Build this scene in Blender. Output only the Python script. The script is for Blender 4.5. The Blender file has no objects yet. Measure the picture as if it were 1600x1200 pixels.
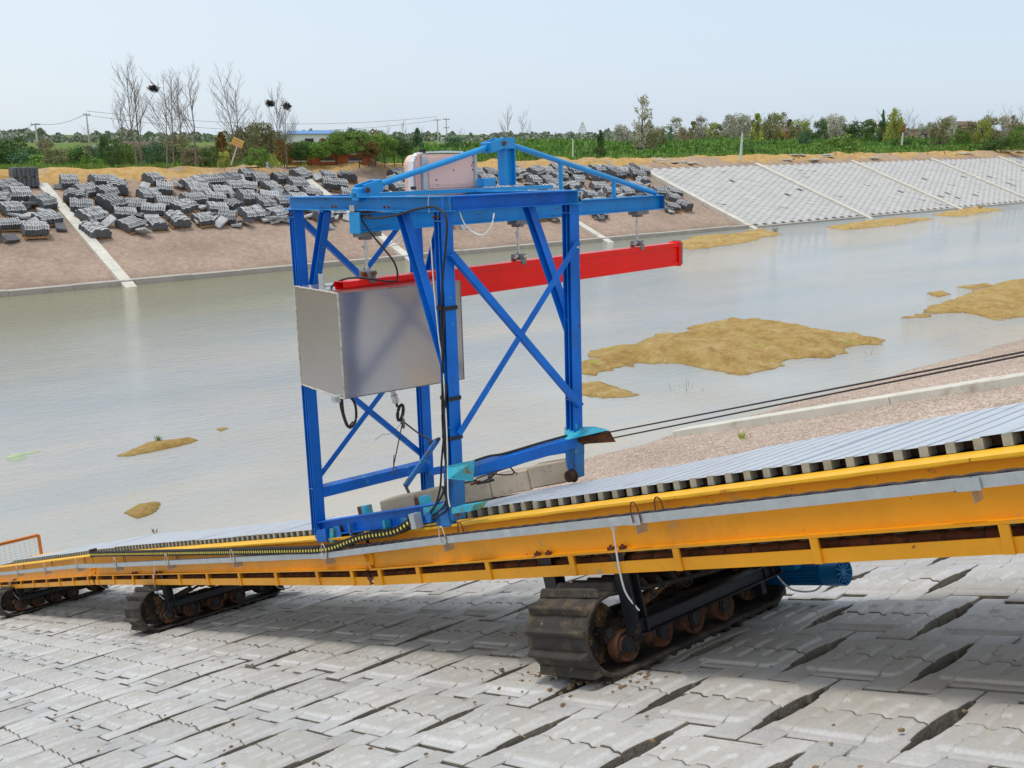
import bpy, math, random
from mathutils import Vector as V, Matrix, noise
rnd = random.Random(7)
scn = bpy.context.scene
R = math.radians
# ------------------------------------------------------------------ camera
CAM_H = 1.6
PITCH = math.atan(390 / 1600.0)
YAW = R(40.0)
cd = bpy.data.cameras.new('camera'); cam = bpy.data.objects.new('camera', cd)
scn.collection.objects.link(cam); scn.camera = cam
cd.sensor_width = 36; cd.lens = 36; cd.clip_start = 0.05; cd.clip_end = 12000
cam.location = (0, 0, CAM_H); cam.rotation_euler = (R(90) - PITCH, 0, -YAW)
# ------------------------------------------------------------------ light
SUN = V((-0.21, 0.17, 0.96)).normalized()
world = bpy.data.worlds.new('World'); scn.world = world; world.use_nodes = True
wn = world.node_tree; wn.nodes.clear()
sky = wn.nodes.new('ShaderNodeTexSky'); sky.sky_type = 'NISHITA'; sky.sun_disc = False
sky.sun_elevation = math.asin(SUN.z); sky.sun_rotation = math.atan2(SUN.x, SUN.y)
sky.altitude = 0; sky.air_density = 1.0; sky.dust_density = 1.5; sky.ozone_density = 1.5
bg = wn.nodes.new('ShaderNodeBackground'); bg.inputs['Strength'].default_value = 0.15
wo = wn.nodes.new('ShaderNodeOutputWorld')
# thin bright overcast veil over the clear sky
wtc = wn.nodes.new('ShaderNodeTexCoord'); wsp = wn.nodes.new('ShaderNodeSeparateXYZ'); wn.links.new(wtc.outputs['Generated'], wsp.inputs[0])
wrp = wn.nodes.new('ShaderNodeValToRGB'); we = wrp.color_ramp.elements; wn.links.new(wsp.outputs[2], wrp.inputs['Fac'])
we[0].position = 0.0; we[0].color = (5.5, 5.85, 6.05, 1); we[1].position = .9; we[1].color = (5.6, 6.0, 6.4, 1)
wno = wn.nodes.new('ShaderNodeTexNoise'); wno.inputs['Scale'].default_value = 1.1; wno.inputs['Detail'].default_value = 5
wn.links.new(wtc.outputs['Generated'], wno.inputs['Vector'])
wmr = wn.nodes.new('ShaderNodeMapRange'); wmr.inputs['From Min'].default_value = .3; wmr.inputs['From Max'].default_value = .7; wmr.inputs['To Min'].default_value = .70; wmr.inputs['To Max'].default_value = .92
wn.links.new(wno.outputs['Fac'], wmr.inputs['Value'])
wmx = wn.nodes.new('ShaderNodeMix'); wmx.data_type = 'RGBA'; wn.links.new(wmr.outputs[0], wmx.inputs[0]); wn.links.new(sky.outputs[0], wmx.inputs[6]); wdp = wn.nodes.new('ShaderNodeVectorMath'); wdp.operation = 'DOT_PRODUCT'; wn.links.new(wtc.outputs['Generated'], wdp.inputs[0]); wdp.inputs[1].default_value = (.94, .34, 0)
wm2 = wn.nodes.new('ShaderNodeMapRange'); wm2.inputs['From Min'].default_value = .1; wm2.inputs['From Max'].default_value = 1.0; wn.links.new(wdp.outputs['Value'], wm2.inputs['Value'])
wtn = wn.nodes.new('ShaderNodeMix'); wtn.data_type = 'RGBA'; wtn.blend_type = 'MULTIPLY'; wn.links.new(wm2.outputs[0], wtn.inputs[0]); wn.links.new(wrp.outputs[0], wtn.inputs[6]); wtn.inputs[7].default_value = (.74, .82, .92, 1)
wn.links.new(wtn.outputs[2], wmx.inputs[7])
wn.links.new(wmx.outputs[2], bg.inputs[0]); wn.links.new(bg.outputs[0], wo.inputs[0])
sd = bpy.data.lights.new('sun', 'SUN'); sd.energy = 1.7; sd.angle = R(11); sd.color = (1, .93, .83)
so = bpy.data.objects.new('sun', sd); scn.collection.objects.link(so)
so.rotation_euler = SUN.to_track_quat('Z', 'Y').to_euler()
vs = scn.view_settings; vs.view_transform = 'Standard'; vs.look = 'None'; vs.exposure = 0.15; vs.gamma = 1; vs.use_curve_mapping = False

# ------------------------------------------------------------------ frames
S = R(19.5); cS, sS = math.cos(S), math.sin(S)
def F(x, s, n=0.0):                       # near slope frame: x along the bank, s down the slope, n off it
    return V((x, s * cS + n * sS, -s * sS + n * cS))
FX, FS, FN = V((1, 0, 0)), V((0, cS, -sS)), V((0, sS, cS))
T = R(2.7); GO = V((3.65, 4.975, 1.20))
GX = V((1, 0, 0)); GY = V((0, math.cos(T), -math.sin(T))); GZ = V((0, math.sin(T), math.cos(T)))
def G(u, v, w): return GO + GX * u + GY * v + GZ * w
WATER = -6.2
def ray(px, py):
    r = px - 800; u = 600 - py; f = 1600.
    fw = f * math.cos(PITCH) + u * math.sin(PITCH); up = u * math.cos(PITCH) - f * math.sin(PITCH)
    return V((fw * math.sin(YAW) + r * math.cos(YAW), fw * math.cos(YAW) - r * math.sin(YAW), up)) / f
def at_z(px, py, z):
    d = ray(px, py); t = (z - CAM_H) / d.z; return V((d.x * t, d.y * t, z))
def at_dist(px, dist, z=-0.7):            # a spot on the far field seen at picture column px, dist metres off
    d = ray(px, 210); d.z = 0; d.normalize(); return V((d.x * dist, d.y * dist, z))

# ------------------------------------------------------------------ mesh helpers
class MB:
    def __init__(s): s.v = []; s.f = []; s.sm = []; s.mi = []; s.att = []
    def add(s, vs_, fs_, sm=False, mi=0):
        o = len(s.v); s.v += [tuple(a) for a in vs_]
        for f in fs_: s.f.append(tuple(i + o for i in f)); s.sm.append(sm); s.mi.append(mi)
    def obox(s, c, ax, h, mi=0):
        c = V(c); P = []
        for k in (-1, 1):
            for j in (-1, 1):
                for i in (-1, 1): P.append(c + ax[0] * (i * h[0]) + ax[1] * (j * h[1]) + ax[2] * (k * h[2]))
        s.add(P, [(0, 2, 3, 1), (4, 5, 7, 6), (0, 1, 5, 4), (2, 6, 7, 3), (0, 4, 6, 2), (1, 3, 7, 5)], mi=mi)
    def box(s, a, b, mi=0):
        a = V(a); b = V(b); s.obox((a + b) / 2, (V((1, 0, 0)), V((0, 1, 0)), V((0, 0, 1))), [abs(q) / 2 for q in (b - a)], mi)
    def ext(s, p, q, prof, up=V((0, 0, 1)), closed=True, cap=True, sm=False, mi=0):
        p = V(p); q = V(q); d = (q - p).normalized(); side = d.cross(up).normalized(); u2 = side.cross(d).normalized()
        n = len(prof)
        P = [p + side * a + u2 * b for a, b in prof] + [q + side * a + u2 * b for a, b in prof]
        fs_ = [(i, (i + 1) % n, n + (i + 1) % n, n + i) for i in range(n if closed else n - 1)]
        s.add(P, fs_, sm, mi)
        if cap and closed: s.add(P, [tuple(range(n))[::-1], tuple(range(n, 2 * n))], mi=mi)
    def bar(s, p, q, w, h, up=V((0, 0, 1)), mi=0):
        s.ext(p, q, [(-w / 2, -h / 2), (w / 2, -h / 2), (w / 2, h / 2), (-w / 2, h / 2)], up, mi=mi)
    def tube(s, pts, r, n=8, cap=True, mi=0, r2=None):
        pts = [V(p) for p in pts]; m = len(pts); P = []; ref = V((0.13, 0.31, 0.94))
        for i, p in enumerate(pts):
            d = (pts[min(i + 1, m - 1)] - pts[max(i - 1, 0)])
            d = d.normalized() if d.length > 1e-9 else V((0, 0, 1))
            if abs(d.dot(ref)) > .95: rf = V((1, 0, 0))
            else: rf = ref
            a = d.cross(rf).normalized(); b = d.cross(a)
            rr = r if r2 is None else r + (r2 - r) * i / (m - 1)
            for k in range(n):
                t = 2 * math.pi * k / n; P.append(p + a * (rr * math.cos(t)) + b * (rr * math.sin(t)))
        fs_ = [(i * n + k, i * n + (k + 1) % n, (i + 1) * n + (k + 1) % n, (i + 1) * n + k) for i in range(m - 1) for k in range(n)]
        s.add(P, fs_, True, mi)
        if cap: s.add(P, [tuple(range(n))[::-1], tuple(range((m - 1) * n, m * n))], mi=mi)
    def cyl(s, p, q, r, n=16, mi=0, r2=None): s.tube([p, q], r, n, True, mi, r2)
    def build(s, name, mats, parent=None, base=None, bevel=0, coll=None, me_name=None):
        if base is None: base = parent.location.copy() if parent is not None and parent.type == 'EMPTY' or parent is not None else V((0, 0, 0))
        if parent is not None and parent.get('_wb') is not None: base = V(parent['_wb'])
        me = bpy.data.meshes.new(me_name or name)
        me.from_pydata([(a[0] - base[0], a[1] - base[1], a[2] - base[2]) for a in s.v], [], s.f)
        me.polygons.foreach_set('use_smooth', s.sm); me.polygons.foreach_set('material_index', s.mi)
        for m in (mats if isinstance(mats, (list, tuple)) else [mats]): me.materials.append(m)
        me.update()
        if s.att and len(s.att) == len(s.v): me.attributes.new('dust_and_rim_light', 'FLOAT', 'POINT').data.foreach_set('value', s.att)
        o = bpy.data.objects.new(name, me); scn.collection.objects.link(o)
        if parent is not None: o.parent = parent
        else: o.location = base
        if bevel:
            b = o.modifiers.new('bevel', 'BEVEL'); b.width = bevel; b.segments = 1; b.limit_method = 'ANGLE'; b.angle_limit = R(50)
        return o
_WB = {}
def thing(name, label, cat, loc, group=None, rz=0):
    o = bpy.data.objects.new(name, None); scn.collection.objects.link(o); o.location = loc; o.rotation_euler = (0, 0, rz)
    o.empty_display_size = .2
    o['label'] = label; o['category'] = cat
    if group: o['group'] = group
    return o
def tag(o, label, cat, group=None):
    o['label'] = label; o['category'] = cat
    if group: o['group'] = group
    return o
def part(mb, name, mats, parent, root, **k):      # child of parent, built in world space; root gives the base point
    return mb.build(name, mats, parent, base=root.location, **k)
def copy_tree(o, loc=None, rz=None, sc=None, label=None):
    def cp(a, par):
        c = a.copy(); scn.collection.objects.link(c)
        if par is not None: c.parent = par
        for ch in kids.get(a.name, []): cp(ch, c)
        return c
    kids = {}
    for ch in o.children_recursive: kids.setdefault(ch.parent.name, []).append(ch)
    c = cp(o, None)
    if loc is not None: c.location = loc
    if rz is not None: c.rotation_euler[2] = rz
    if sc is not None: c.scale = sc
    if label: c['label'] = label
    return c
def isec(w, h, t=.008): return [(-w/2, -h/2), (w/2, -h/2), (w/2, -h/2+t), (t/2, -h/2+t), (t/2, h/2-t), (w/2, h/2-t), (w/2, h/2), (-w/2, h/2), (-w/2, h/2-t), (-t/2, h/2-t), (-t/2, -h/2+t), (-w/2, -h/2+t)]
def angle(w, t=.006, sx=1, sy=1):
    p = [(0, 0), (w, 0), (w, t), (t, t), (t, w), (0, w)]
    p = [((a - w / 2) * sx, (b - w / 2) * sy) for a, b in p]
    return p if sx * sy > 0 else p[::-1]
def bez(p, n=12):
    p = [V(a) for a in p]; out = []
    pp = [p[0]] + p + [p[-1]]
    for i in range(1, len(pp) - 2):
        for k in range(n):
            t = k / n; a, b, c, d = pp[i-1], pp[i], pp[i+1], pp[i+2]
            out.append(.5 * ((2*b) + (c - a) * t + (2*a - 5*b + 4*c - d) * t*t + (3*b - a - 3*c + d) * t**3))
    out.append(p[-1]); return out

# ------------------------------------------------------------------ materials
def mat(name, col, rough=.6, metal=0, var=.12, vscale=6, bump=0, bscale=60, stains=(), spec=None, coords='Position', objvar=0, coat=0):
    """stains: (colour, noise scale, threshold, softness[, extra stretch])"""
    m = bpy.data.materials.new(name); m.use_nodes = True; nt = m.node_tree; N = nt.nodes; L = nt.links
    b = N['Principled BSDF']; b.inputs['Roughness'].default_value = rough; b.inputs['Metallic'].default_value = metal
    if spec is not None: b.inputs['Specular IOR Level'].default_value = spec
    if coat: b.inputs['Coat Weight'].default_value = coat; b.inputs['Coat Roughness'].default_value = .25
    if coords == 'Position': co = N.new('ShaderNodeNewGeometry').outputs['Position']
    else: co = N.new('ShaderNodeTexCoord').outputs['Object']
    n1 = N.new('ShaderNodeTexNoise'); n1.inputs['Scale'].default_value = vscale; n1.inputs['Detail'].default_value = 6; n1.inputs['Roughness'].default_value = .65
    L.new(co, n1.inputs['Vector'])
    r = N.new('ShaderNodeValToRGB'); r.color_ramp.elements[0].position = .3; r.color_ramp.elements[1].position = .7
    r.color_ramp.elements[0].color = [c * (1 - var) for c in col] + [1]; r.color_ramp.elements[1].color = [min(1, c * (1 + var)) for c in col] + [1]
    L.new(n1.outputs['Fac'], r.inputs['Fac']); out = r.outputs['Color']
    if objvar:
        oi = N.new('ShaderNodeObjectInfo'); mr = N.new('ShaderNodeMapRange'); mr.inputs['To Min'].default_value = 1 - objvar; mr.inputs['To Max'].default_value = 1 + objvar
        L.new(oi.outputs['Random'], mr.inputs['Value'])
        mm = N.new('ShaderNodeMix'); mm.data_type = 'RGBA'; mm.blend_type = 'MULTIPLY'; mm.inputs[0].default_value = 1
        L.new(out, mm.inputs[6]); L.new(mr.outputs[0], mm.inputs[7]); out = mm.outputs[2]
    for st in stains:
        c2, sc, th, sf = st[:4]
        n2 = N.new('ShaderNodeTexNoise'); n2.inputs['Scale'].default_value = sc; n2.inputs['Detail'].default_value = 8; n2.inputs['Roughness'].default_value = .7
        if len(st) > 4:
            mp = N.new('ShaderNodeMapping'); mp.inputs['Scale'].default_value = st[4]; L.new(co, mp.inputs['Vector']); L.new(mp.outputs[0], n2.inputs['Vector'])
        else: L.new(co, n2.inputs['Vector'])
        r2 = N.new('ShaderNodeValToRGB'); r2.color_ramp.elements[0].position = th; r2.color_ramp.elements[1].position = min(1, th + sf)
        L.new(n2.outputs['Fac'], r2.inputs['Fac'])
        mx = N.new('ShaderNodeMix'); mx.data_type = 'RGBA'; L.new(r2.outputs['Color'], mx.inputs[0]); L.new(out, mx.inputs[6]); mx.inputs[7].default_value = list(c2) + [1]
        out = mx.outputs[2]
    L.new(out, b.inputs['Base Color'])
    if bump:
        n3 = N.new('ShaderNodeTexNoise'); n3.inputs['Scale'].default_value = bscale; n3.inputs['Detail'].default_value = 5; L.new(co, n3.inputs['Vector'])
        bp = N.new('ShaderNodeBump'); bp.inputs['Strength'].default_value = bump; bp.inputs['Distance'].default_value = .01
        L.new(n3.outputs['Fac'], bp.inputs['Height']); L.new(bp.outputs[0], b.inputs['Normal'])
    m['_out'] = 0
    return m
RUST = (.12, .035, .012)
M = {}
M['blue'] = mat('blue_paint', (.001, .14, .58), .46, 0, .26, 2.2, .15, 40, [((.02, .10, .30), 4, .58, .15, (1, 1, .35)), ((.05, .32, .52), 10, .63, .05), ((.07, .035, .02), 8, .67, .03), ((.30, .22, .13), 30, .70, .03), ((.02, .30, .62), 5, .66, .08, (2, 2, .3))], spec=.3)
M['beamblue'] = mat('rust_streaked_blue_paint', (.004, .24, .62), .38, 0, .2, 3, .12, 40, [((.05, .03, .015), 3.2, .60, .05, (1, 1, 4)), ((.03, .26, .42), 9, .62, .06), ((.28, .13, .05), 2.3, .67, .05, (1, 1, 3))], spec=.3)
M['blue_worn'] = mat('worn_blue_paint', (.008, .15, .46), .5, 0, .25, 8, .2, 60, [((.05, .33, .42), 9, .6, .05), (RUST, 11, .57, .03)])
M['teal'] = mat('turquoise_paint', (.03, .42, .58), .5, 0, .12, 10, .2, 60, [((.22, .17, .05), 22, .56, .05)])
M['boomblue'] = mat('bright_blue_paint', (.004, .28, .66), .36, 0, .12, 4, .08, 40, [(RUST, 9, .68, .03)])
M['yellow'] = mat('yellow_paint', (.88, .375, .005), .45, 0, .1, 2.2, .08, 30, [((.74, .29, .01), 1.6, .56, .15), ((.42, .14, .02), 5, .66, .08), ((.50, .33, .11), 6, .60, .10), ((.40, .12, .02), 3.5, .66, .04, (1, 1, 2)), (RUST, 15, .67, .02)])
M['yellow_top'] = mat('worn_yellow_paint', (.86, .46, .012), .5, 0, .12, 4, .15, 50, [((.40, .10, .02), 3, .62, .05), ((.2, .12, .03), 20, .62, .05)])
M['red'] = mat('red_paint', (.86, .006, .004), .3, 0, .10, 3, .03, 30, [((.50, .008, .008), 2.5, .60, .1), ((.55, .35, .28), 40, .74, .02, (1, 1, 3))], spec=.35)
M['galv'] = mat('galvanised_steel', (.50, .55, .58), .42, .55, .1, 14, .08, 90, [((.72, .74, .75), 5, .6, .08)])
M['sheet'] = mat('corrugated_zinc_sheet', (.56, .60, .65), .45, .35, .07, 5, .05, 30, [((.40, .39, .37), 6, .64, .05)])
M['sheetdark'] = mat('dark_corrugated_sheet', (.16, .16, .155), .6, .2, .2, 6, .1, 30)  # much darker grey than the deck sheet
M['sheetedge'] = mat('weathered_sheet_edge', (.30, .32, .31), .6, .2, .25, 12, .1, 30, [((.40, .33, .18), 14, .58, .08)])
M['steel'] = mat('stainless_sheet', (.50, .465, .44), .19, .78, .06, 1.5, .03, 8, [((.46, .42, .38), 1.3, .55, .2), ((.40, .31, .20), 9, .72, .03), ((.66, .64, .62), 60, .64, .05, (1, 1, .04))])
M['weld'] = mat('weld_seam', (.62, .58, .50), .5, .4, .3, 40, .5, 90)
M['rust'] = mat('rusty_steel', (.13, .045, .018), .85, .1, .4, 14, .4, 60, [((.22, .08, .02), 9, .55, .08)])
M['darkrust'] = mat('dark_rusty_steel', (.07, .035, .022), .85, .1, .35, 10, .3, 60)
M['black'] = mat('black_paint', (.012, .013, .017), .5, .0, .3, 12, .15, 50, [((.10, .075, .04), 9, .60, .06)])
M['mudblack'] = mat('muddy_black_steel', (.03, .026, .022), .75, .0, .35, 12, .3, 50, [((.19, .10, .035), 7, .52, .06), ((.32, .21, .09), 16, .62, .04)])
M['wheel'] = mat('rusty_orange_wheel', (.13, .05, .022), .7, .1, .4, 14, .3, 50, [((.30, .11, .025), 9, .60, .05), ((.02, .015, .012), 13, .5, .06)])
M['rubber'] = mat('muddy_rubber', (.040, .034, .028), .8, .0, .3, 10, .4, 50, [((.12, .085, .048), 4, .52, .12), ((.34, .25, .13), 11, .63, .07)])
M['cable'] = mat('black_cable', (.012, .012, .013), .5)
M['whitecable'] = mat('white_cable', (.75, .75, .72), .5)
M['hook'] = mat('pale_galvanised_hook', (.62, .56, .46), .45, .3, .3, 60, 0, 60, [(RUST, 30, .55, .05)])
M['rope'] = mat('dark_steel_rope', (.055, .042, .042), .6, .3, .3, 80, .5, 200)
M['pegs'] = mat('yellow_pegs', (.78, .66, .12), .5)
M['pink'] = mat('faded_pink_plastic', (.90, .57, .47), .5, 0, .04, 4, .03, 20, [((.80, .47, .41), 3, .6, .1)])
M['white'] = mat('white_plastic', (.78, .78, .78), .45)
M['motor'] = mat('motor_blue_paint', (.008, .17, .40), .3, .2, .12, 8, .05, 30)
M['chrome'] = mat('zinc_bolt', (.62, .62, .60), .3, .9, .2, 30)
M['castiron'] = mat('grey_cast_steel', (.20, .20, .19), .6, .4, .3, 30, .2, 60, [(RUST, 20, .58, .05)])
M['orange'] = mat('orange_painted_tube', (.55, .17, .02), .5, 0, .2, 10, .1, 30)
M['net'] = mat('pale_green_net', (.42, .52, .46), .7)
M['kerb'] = mat('pale_concrete_strip', (.60, .58, .51), .85, 0, .12, 1.2, .3, 20, [((.38, .31, .22), 1.4, .56, .15), ((.25, .2, .14), 6, .66, .05)])
M['toe'] = mat('grey_concrete_kerb', (.40, .37, .33), .9, 0, .15, 1.0, .3, 20, [((.25, .20, .14), 2, .6, .1)])
M['cblock'] = mat('beige_concrete', (.47, .39, .285), .9, 0, .12, 6, .35, 90, [((.30, .25, .18), 7, .58, .08), ((.55, .50, .42), 25, .66, .04)], objvar=.08)
M['stack'] = mat('shade_grey_pavers', (.10, .105, .115), .9, 0, .2, 3, .3, 30, [((.09, .09, .10), 2, .55, .1)], objvar=.22)  # paver sides, with shade put into the darker grey
M['stacktop'] = mat('lit_grey_pavers', (.38, .385, .39), .9, 0, .25, 2.2, .3, 30, [((.13, .13, .14), 3.5, .56, .1)], objvar=.2)  # tops of the same pavers, lit look put into the lighter grey
M['wood'] = mat('pallet_wood', (.36, .22, .10), .8, 0, .25, 8)
M['nest'] = mat('twig_nest', (.025, .02, .018), .9, 0, .3, 20)
M['bark'] = mat('pale_bark', (.20, .18, .155), .9, 0, .25, 4)
M['bark2'] = mat('brown_bark', (.10, .075, .055), .9, 0, .25, 4)
M['brick'] = mat('red_brickwork', (.44, .13, .05), .9, 0, .2, 2, .2, 20, [((.45, .2, .1), 1.2, .6, .1)])
M['wallwhite'] = mat('white_render', (.78, .78, .76), .8, 0, .05, 1)
M['roofblue'] = mat('blue_metal_roof', (.10, .25, .55), .5, .2, .08, 2)
M['roofbrown'] = mat('brown_tiled_roof', (.13, .09, .07), .85, 0, .15, 3)
M['glass'] = mat('dark_window', (.03, .035, .04), .15)
M['pole'] = mat('concrete_post', (.55, .56, .50), .85, 0, .1, 3)
M['boardy'] = mat('yellow_board', (.72, .52, .12), .6, 0, .1, 2)
M['boardr'] = mat('red_band', (.60, .14, .08), .6, 0, .1, 2)
M['boardb'] = mat('blue_board', (.06, .16, .55), .6, 0, .1, 2)
M['tape'] = mat('black_tape', (.008, .008, .01), .35)

def leafmat(name, col):
    m = mat(name, col, .65, 0, .3, 1.3, objvar=.15); m.node_tree.nodes['Principled BSDF'].inputs['Specular IOR Level'].default_value = .25
    return m
LF = dict(dark=leafmat('dark_leaves', (.075, .145, .035)), mid=leafmat('green_leaves', (.15, .26, .045)), yel=leafmat('yellow_green_leaves', (.34, .38, .08)),
          olive=leafmat('olive_leaves', (.25, .25, .12)), pale=leafmat('pale_spring_leaves', (.44, .43, .33)), brown=leafmat('brown_leaves', (.28, .24, .14)),
          bluegreen=leafmat('blue_green_leaves', (.11, .22, .11)), red=leafmat('reddish_leaves', (.20, .13, .04)))
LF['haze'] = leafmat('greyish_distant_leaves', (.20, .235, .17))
LF['grass'] = mat('reed_grass', (.13, .26, .035), .7, 0, .35, .5, 0, 60, [((.065, .14, .025), .22, .50, .12), ((.20, .32, .05), .6, .58, .1)])

def custom(name, fn, rough=.9, spec=.3):
    m = bpy.data.materials.new(name); m.use_nodes = True; nt = m.node_tree
    b = nt.nodes['Principled BSDF']; b.inputs['Roughness'].default_value = rough; b.inputs['Specular IOR Level'].default_value = spec
    fn(nt.nodes, nt.links, b); return m
def nz(N, L, co, sc, det=6, rough=.6, stretch=None):
    n = N.new('ShaderNodeTexNoise'); n.inputs['Scale'].default_value = sc; n.inputs['Detail'].default_value = det; n.inputs['Roughness'].default_value = rough
    if stretch:
        mp = N.new('ShaderNodeMapping'); mp.inputs['Scale'].default_value = stretch; L.new(co, mp.inputs['Vector']); co = mp.outputs[0]
    L.new(co, n.inputs['Vector']); return n.outputs['Fac']
def ramp(N, L, fac, stops):
    r = N.new('ShaderNodeValToRGB'); e = r.color_ramp.elements
    while len(e) < len(stops): e.new(.5)
    for k, (p, c) in enumerate(stops): e[k].position = p; e[k].color = list(c) + [1] if hasattr(c, '__len__') else [c, c, c, 1]
    L.new(fac, r.inputs['Fac']); return r.outputs['Color']
def mix(N, L, fac, a, b, mode='MIX'):
    m = N.new('ShaderNodeMix'); m.data_type = 'RGBA'; m.blend_type = mode
    for inp, val in ((m.inputs[0], fac), (m.inputs[6], a), (m.inputs[7], b)):
        if isinstance(val, (int, float)): inp.default_value = val
        elif isinstance(val, tuple): inp.default_value = list(val) + [1]
        else: L.new(val, inp)
    return m.outputs[2]
def math_(N, L, op, a, b=None):
    m = N.new('ShaderNodeMath'); m.operation = op
    for inp, val in ((m.inputs[0], a), (m.inputs[1], b)):
        if val is None: continue
        if isinstance(val, (int, float)): inp.default_value = val
        else: L.new(val, inp)
    return m.outputs[0]
def bumpn(N, L, b, h, strength, dist=.01):
    bp = N.new('ShaderNodeBump'); bp.inputs['Strength'].default_value = strength; bp.inputs['Distance'].default_value = dist
    L.new(h, bp.inputs['Height']); L.new(bp.outputs[0], b.inputs['Normal'])
def sstep(N, L, v, a, b):
    m = N.new('ShaderNodeMapRange'); m.interpolation_type = 'SMOOTHSTEP'; m.inputs['From Min'].default_value = a; m.inputs['From Max'].default_value = b
    L.new(v, m.inputs['Value']); return m.outputs[0]

def f_paver(N, L, b):
    co = N.new('ShaderNodeNewGeometry').outputs['Position']
    xyz = N.new('ShaderNodeSeparateXYZ'); L.new(co, xyz.inputs[0])
    base = ramp(N, L, nz(N, L, co, 2.2, 8, .65), [(.3, (.43, .43, .425)), (.7, (.575, .58, .58))])
    fine = ramp(N, L, nz(N, L, co, 55, 5, .7), [(.3, .82), (.7, 1.08)])
    base = mix(N, L, 1., base, fine, 'MULTIPLY')
    oi = N.new('ShaderNodeObjectInfo'); mr = N.new('ShaderNodeMapRange'); mr.inputs['To Min'].default_value = .80; mr.inputs['To Max'].default_value = 1.06
    L.new(oi.outputs['Random'], mr.inputs['Value']); base = mix(N, L, 1., base, mr.outputs[0], 'MULTIPLY')
    # brown band under the machine: its cast shadow painted into the paver colour
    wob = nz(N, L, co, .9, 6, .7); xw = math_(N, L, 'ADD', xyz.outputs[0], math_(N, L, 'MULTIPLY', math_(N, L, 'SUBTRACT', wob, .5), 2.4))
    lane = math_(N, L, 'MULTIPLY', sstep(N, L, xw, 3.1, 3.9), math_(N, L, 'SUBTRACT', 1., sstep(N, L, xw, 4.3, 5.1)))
    shade_n = ramp(N, L, nz(N, L, co, 3.5, 8, .75), [(.35, .25), (.65, 1.)])
    fac = math_(N, L, 'MULTIPLY', math_(N, L, 'MULTIPLY', lane, shade_n), .6)
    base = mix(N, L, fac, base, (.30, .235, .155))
    blot = ramp(N, L, nz(N, L, co, 1.3, 7, .7), [(.52, 0.), (.66, .7)])
    base = mix(N, L, math_(N, L, 'MULTIPLY', blot, .6), base, (.36, .325, .26))
    at = N.new('ShaderNodeAttribute'); at.attribute_name = 'dust_and_rim_light'
    rim_light = math_(N, L, 'MULTIPLY', at.outputs['Fac'], -1.)
    wc = N.new('ShaderNodeClamp'); L.new(rim_light, wc.inputs[0]); ac = N.new('ShaderNodeClamp'); L.new(at.outputs['Fac'], ac.inputs[0])
    base = mix(N, L, math_(N, L, 'MULTIPLY', wc.outputs[0], .55), base, (.72, .71, .67))  # lighter bevels and groove rims: highlights painted into the colour
    jd = sstep(N, L, at.outputs['Fac'], .95, 1.7); base = mix(N, L, math_(N, L, 'MULTIPLY', jd, .85), base, (.13, .115, .09))
    df = math_(N, L, 'MULTIPLY', ac.outputs[0], ramp(N, L, nz(N, L, co, 5, 6, .7), [(.3, .35), (.65, 1.)]))
    base = mix(N, L, math_(N, L, 'MULTIPLY', df, .62), base, (.40, .38, .32))
    pits = ramp(N, L, nz(N, L, co, 16, 6, .75), [(.66, 0.), (.72, 1.)])
    base = mix(N, L, math_(N, L, 'MULTIPLY', pits, .5), base, (.16, .14, .115))
    L.new(base, b.inputs['Base Color'])
    h = math_(N, L, 'ADD', nz(N, L, co, 60, 5, .7), math_(N, L, 'MULTIPLY', nz(N, L, co, 9, 5, .6), 1.3))
    bumpn(N, L, b, h, .45, .006)
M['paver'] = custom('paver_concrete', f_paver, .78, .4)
M['paverside'] = mat('rough_paver_side', (.21, .19, .155), .9, 0, .25, 7, .5, 70, [((.10, .085, .06), 6, .55, .08)])
def f_paver2(N, L, b):
    co = N.new('ShaderNodeNewGeometry').outputs['Position']
    base = ramp(N, L, nz(N, L, co, .6, 8, .75), [(.3, (.43, .425, .41)), (.7, (.54, .535, .52))])
    base = mix(N, L, math_(N, L, 'MULTIPLY', ramp(N, L, nz(N, L, co, 2.5, 6, .7), [(.55, 0.), (.7, 1.)]), .4), base, (.27, .26, .25))
    L.new(base, b.inputs['Base Color'])
M['paver2'] = custom('far_paver_concrete', f_paver2)
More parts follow.
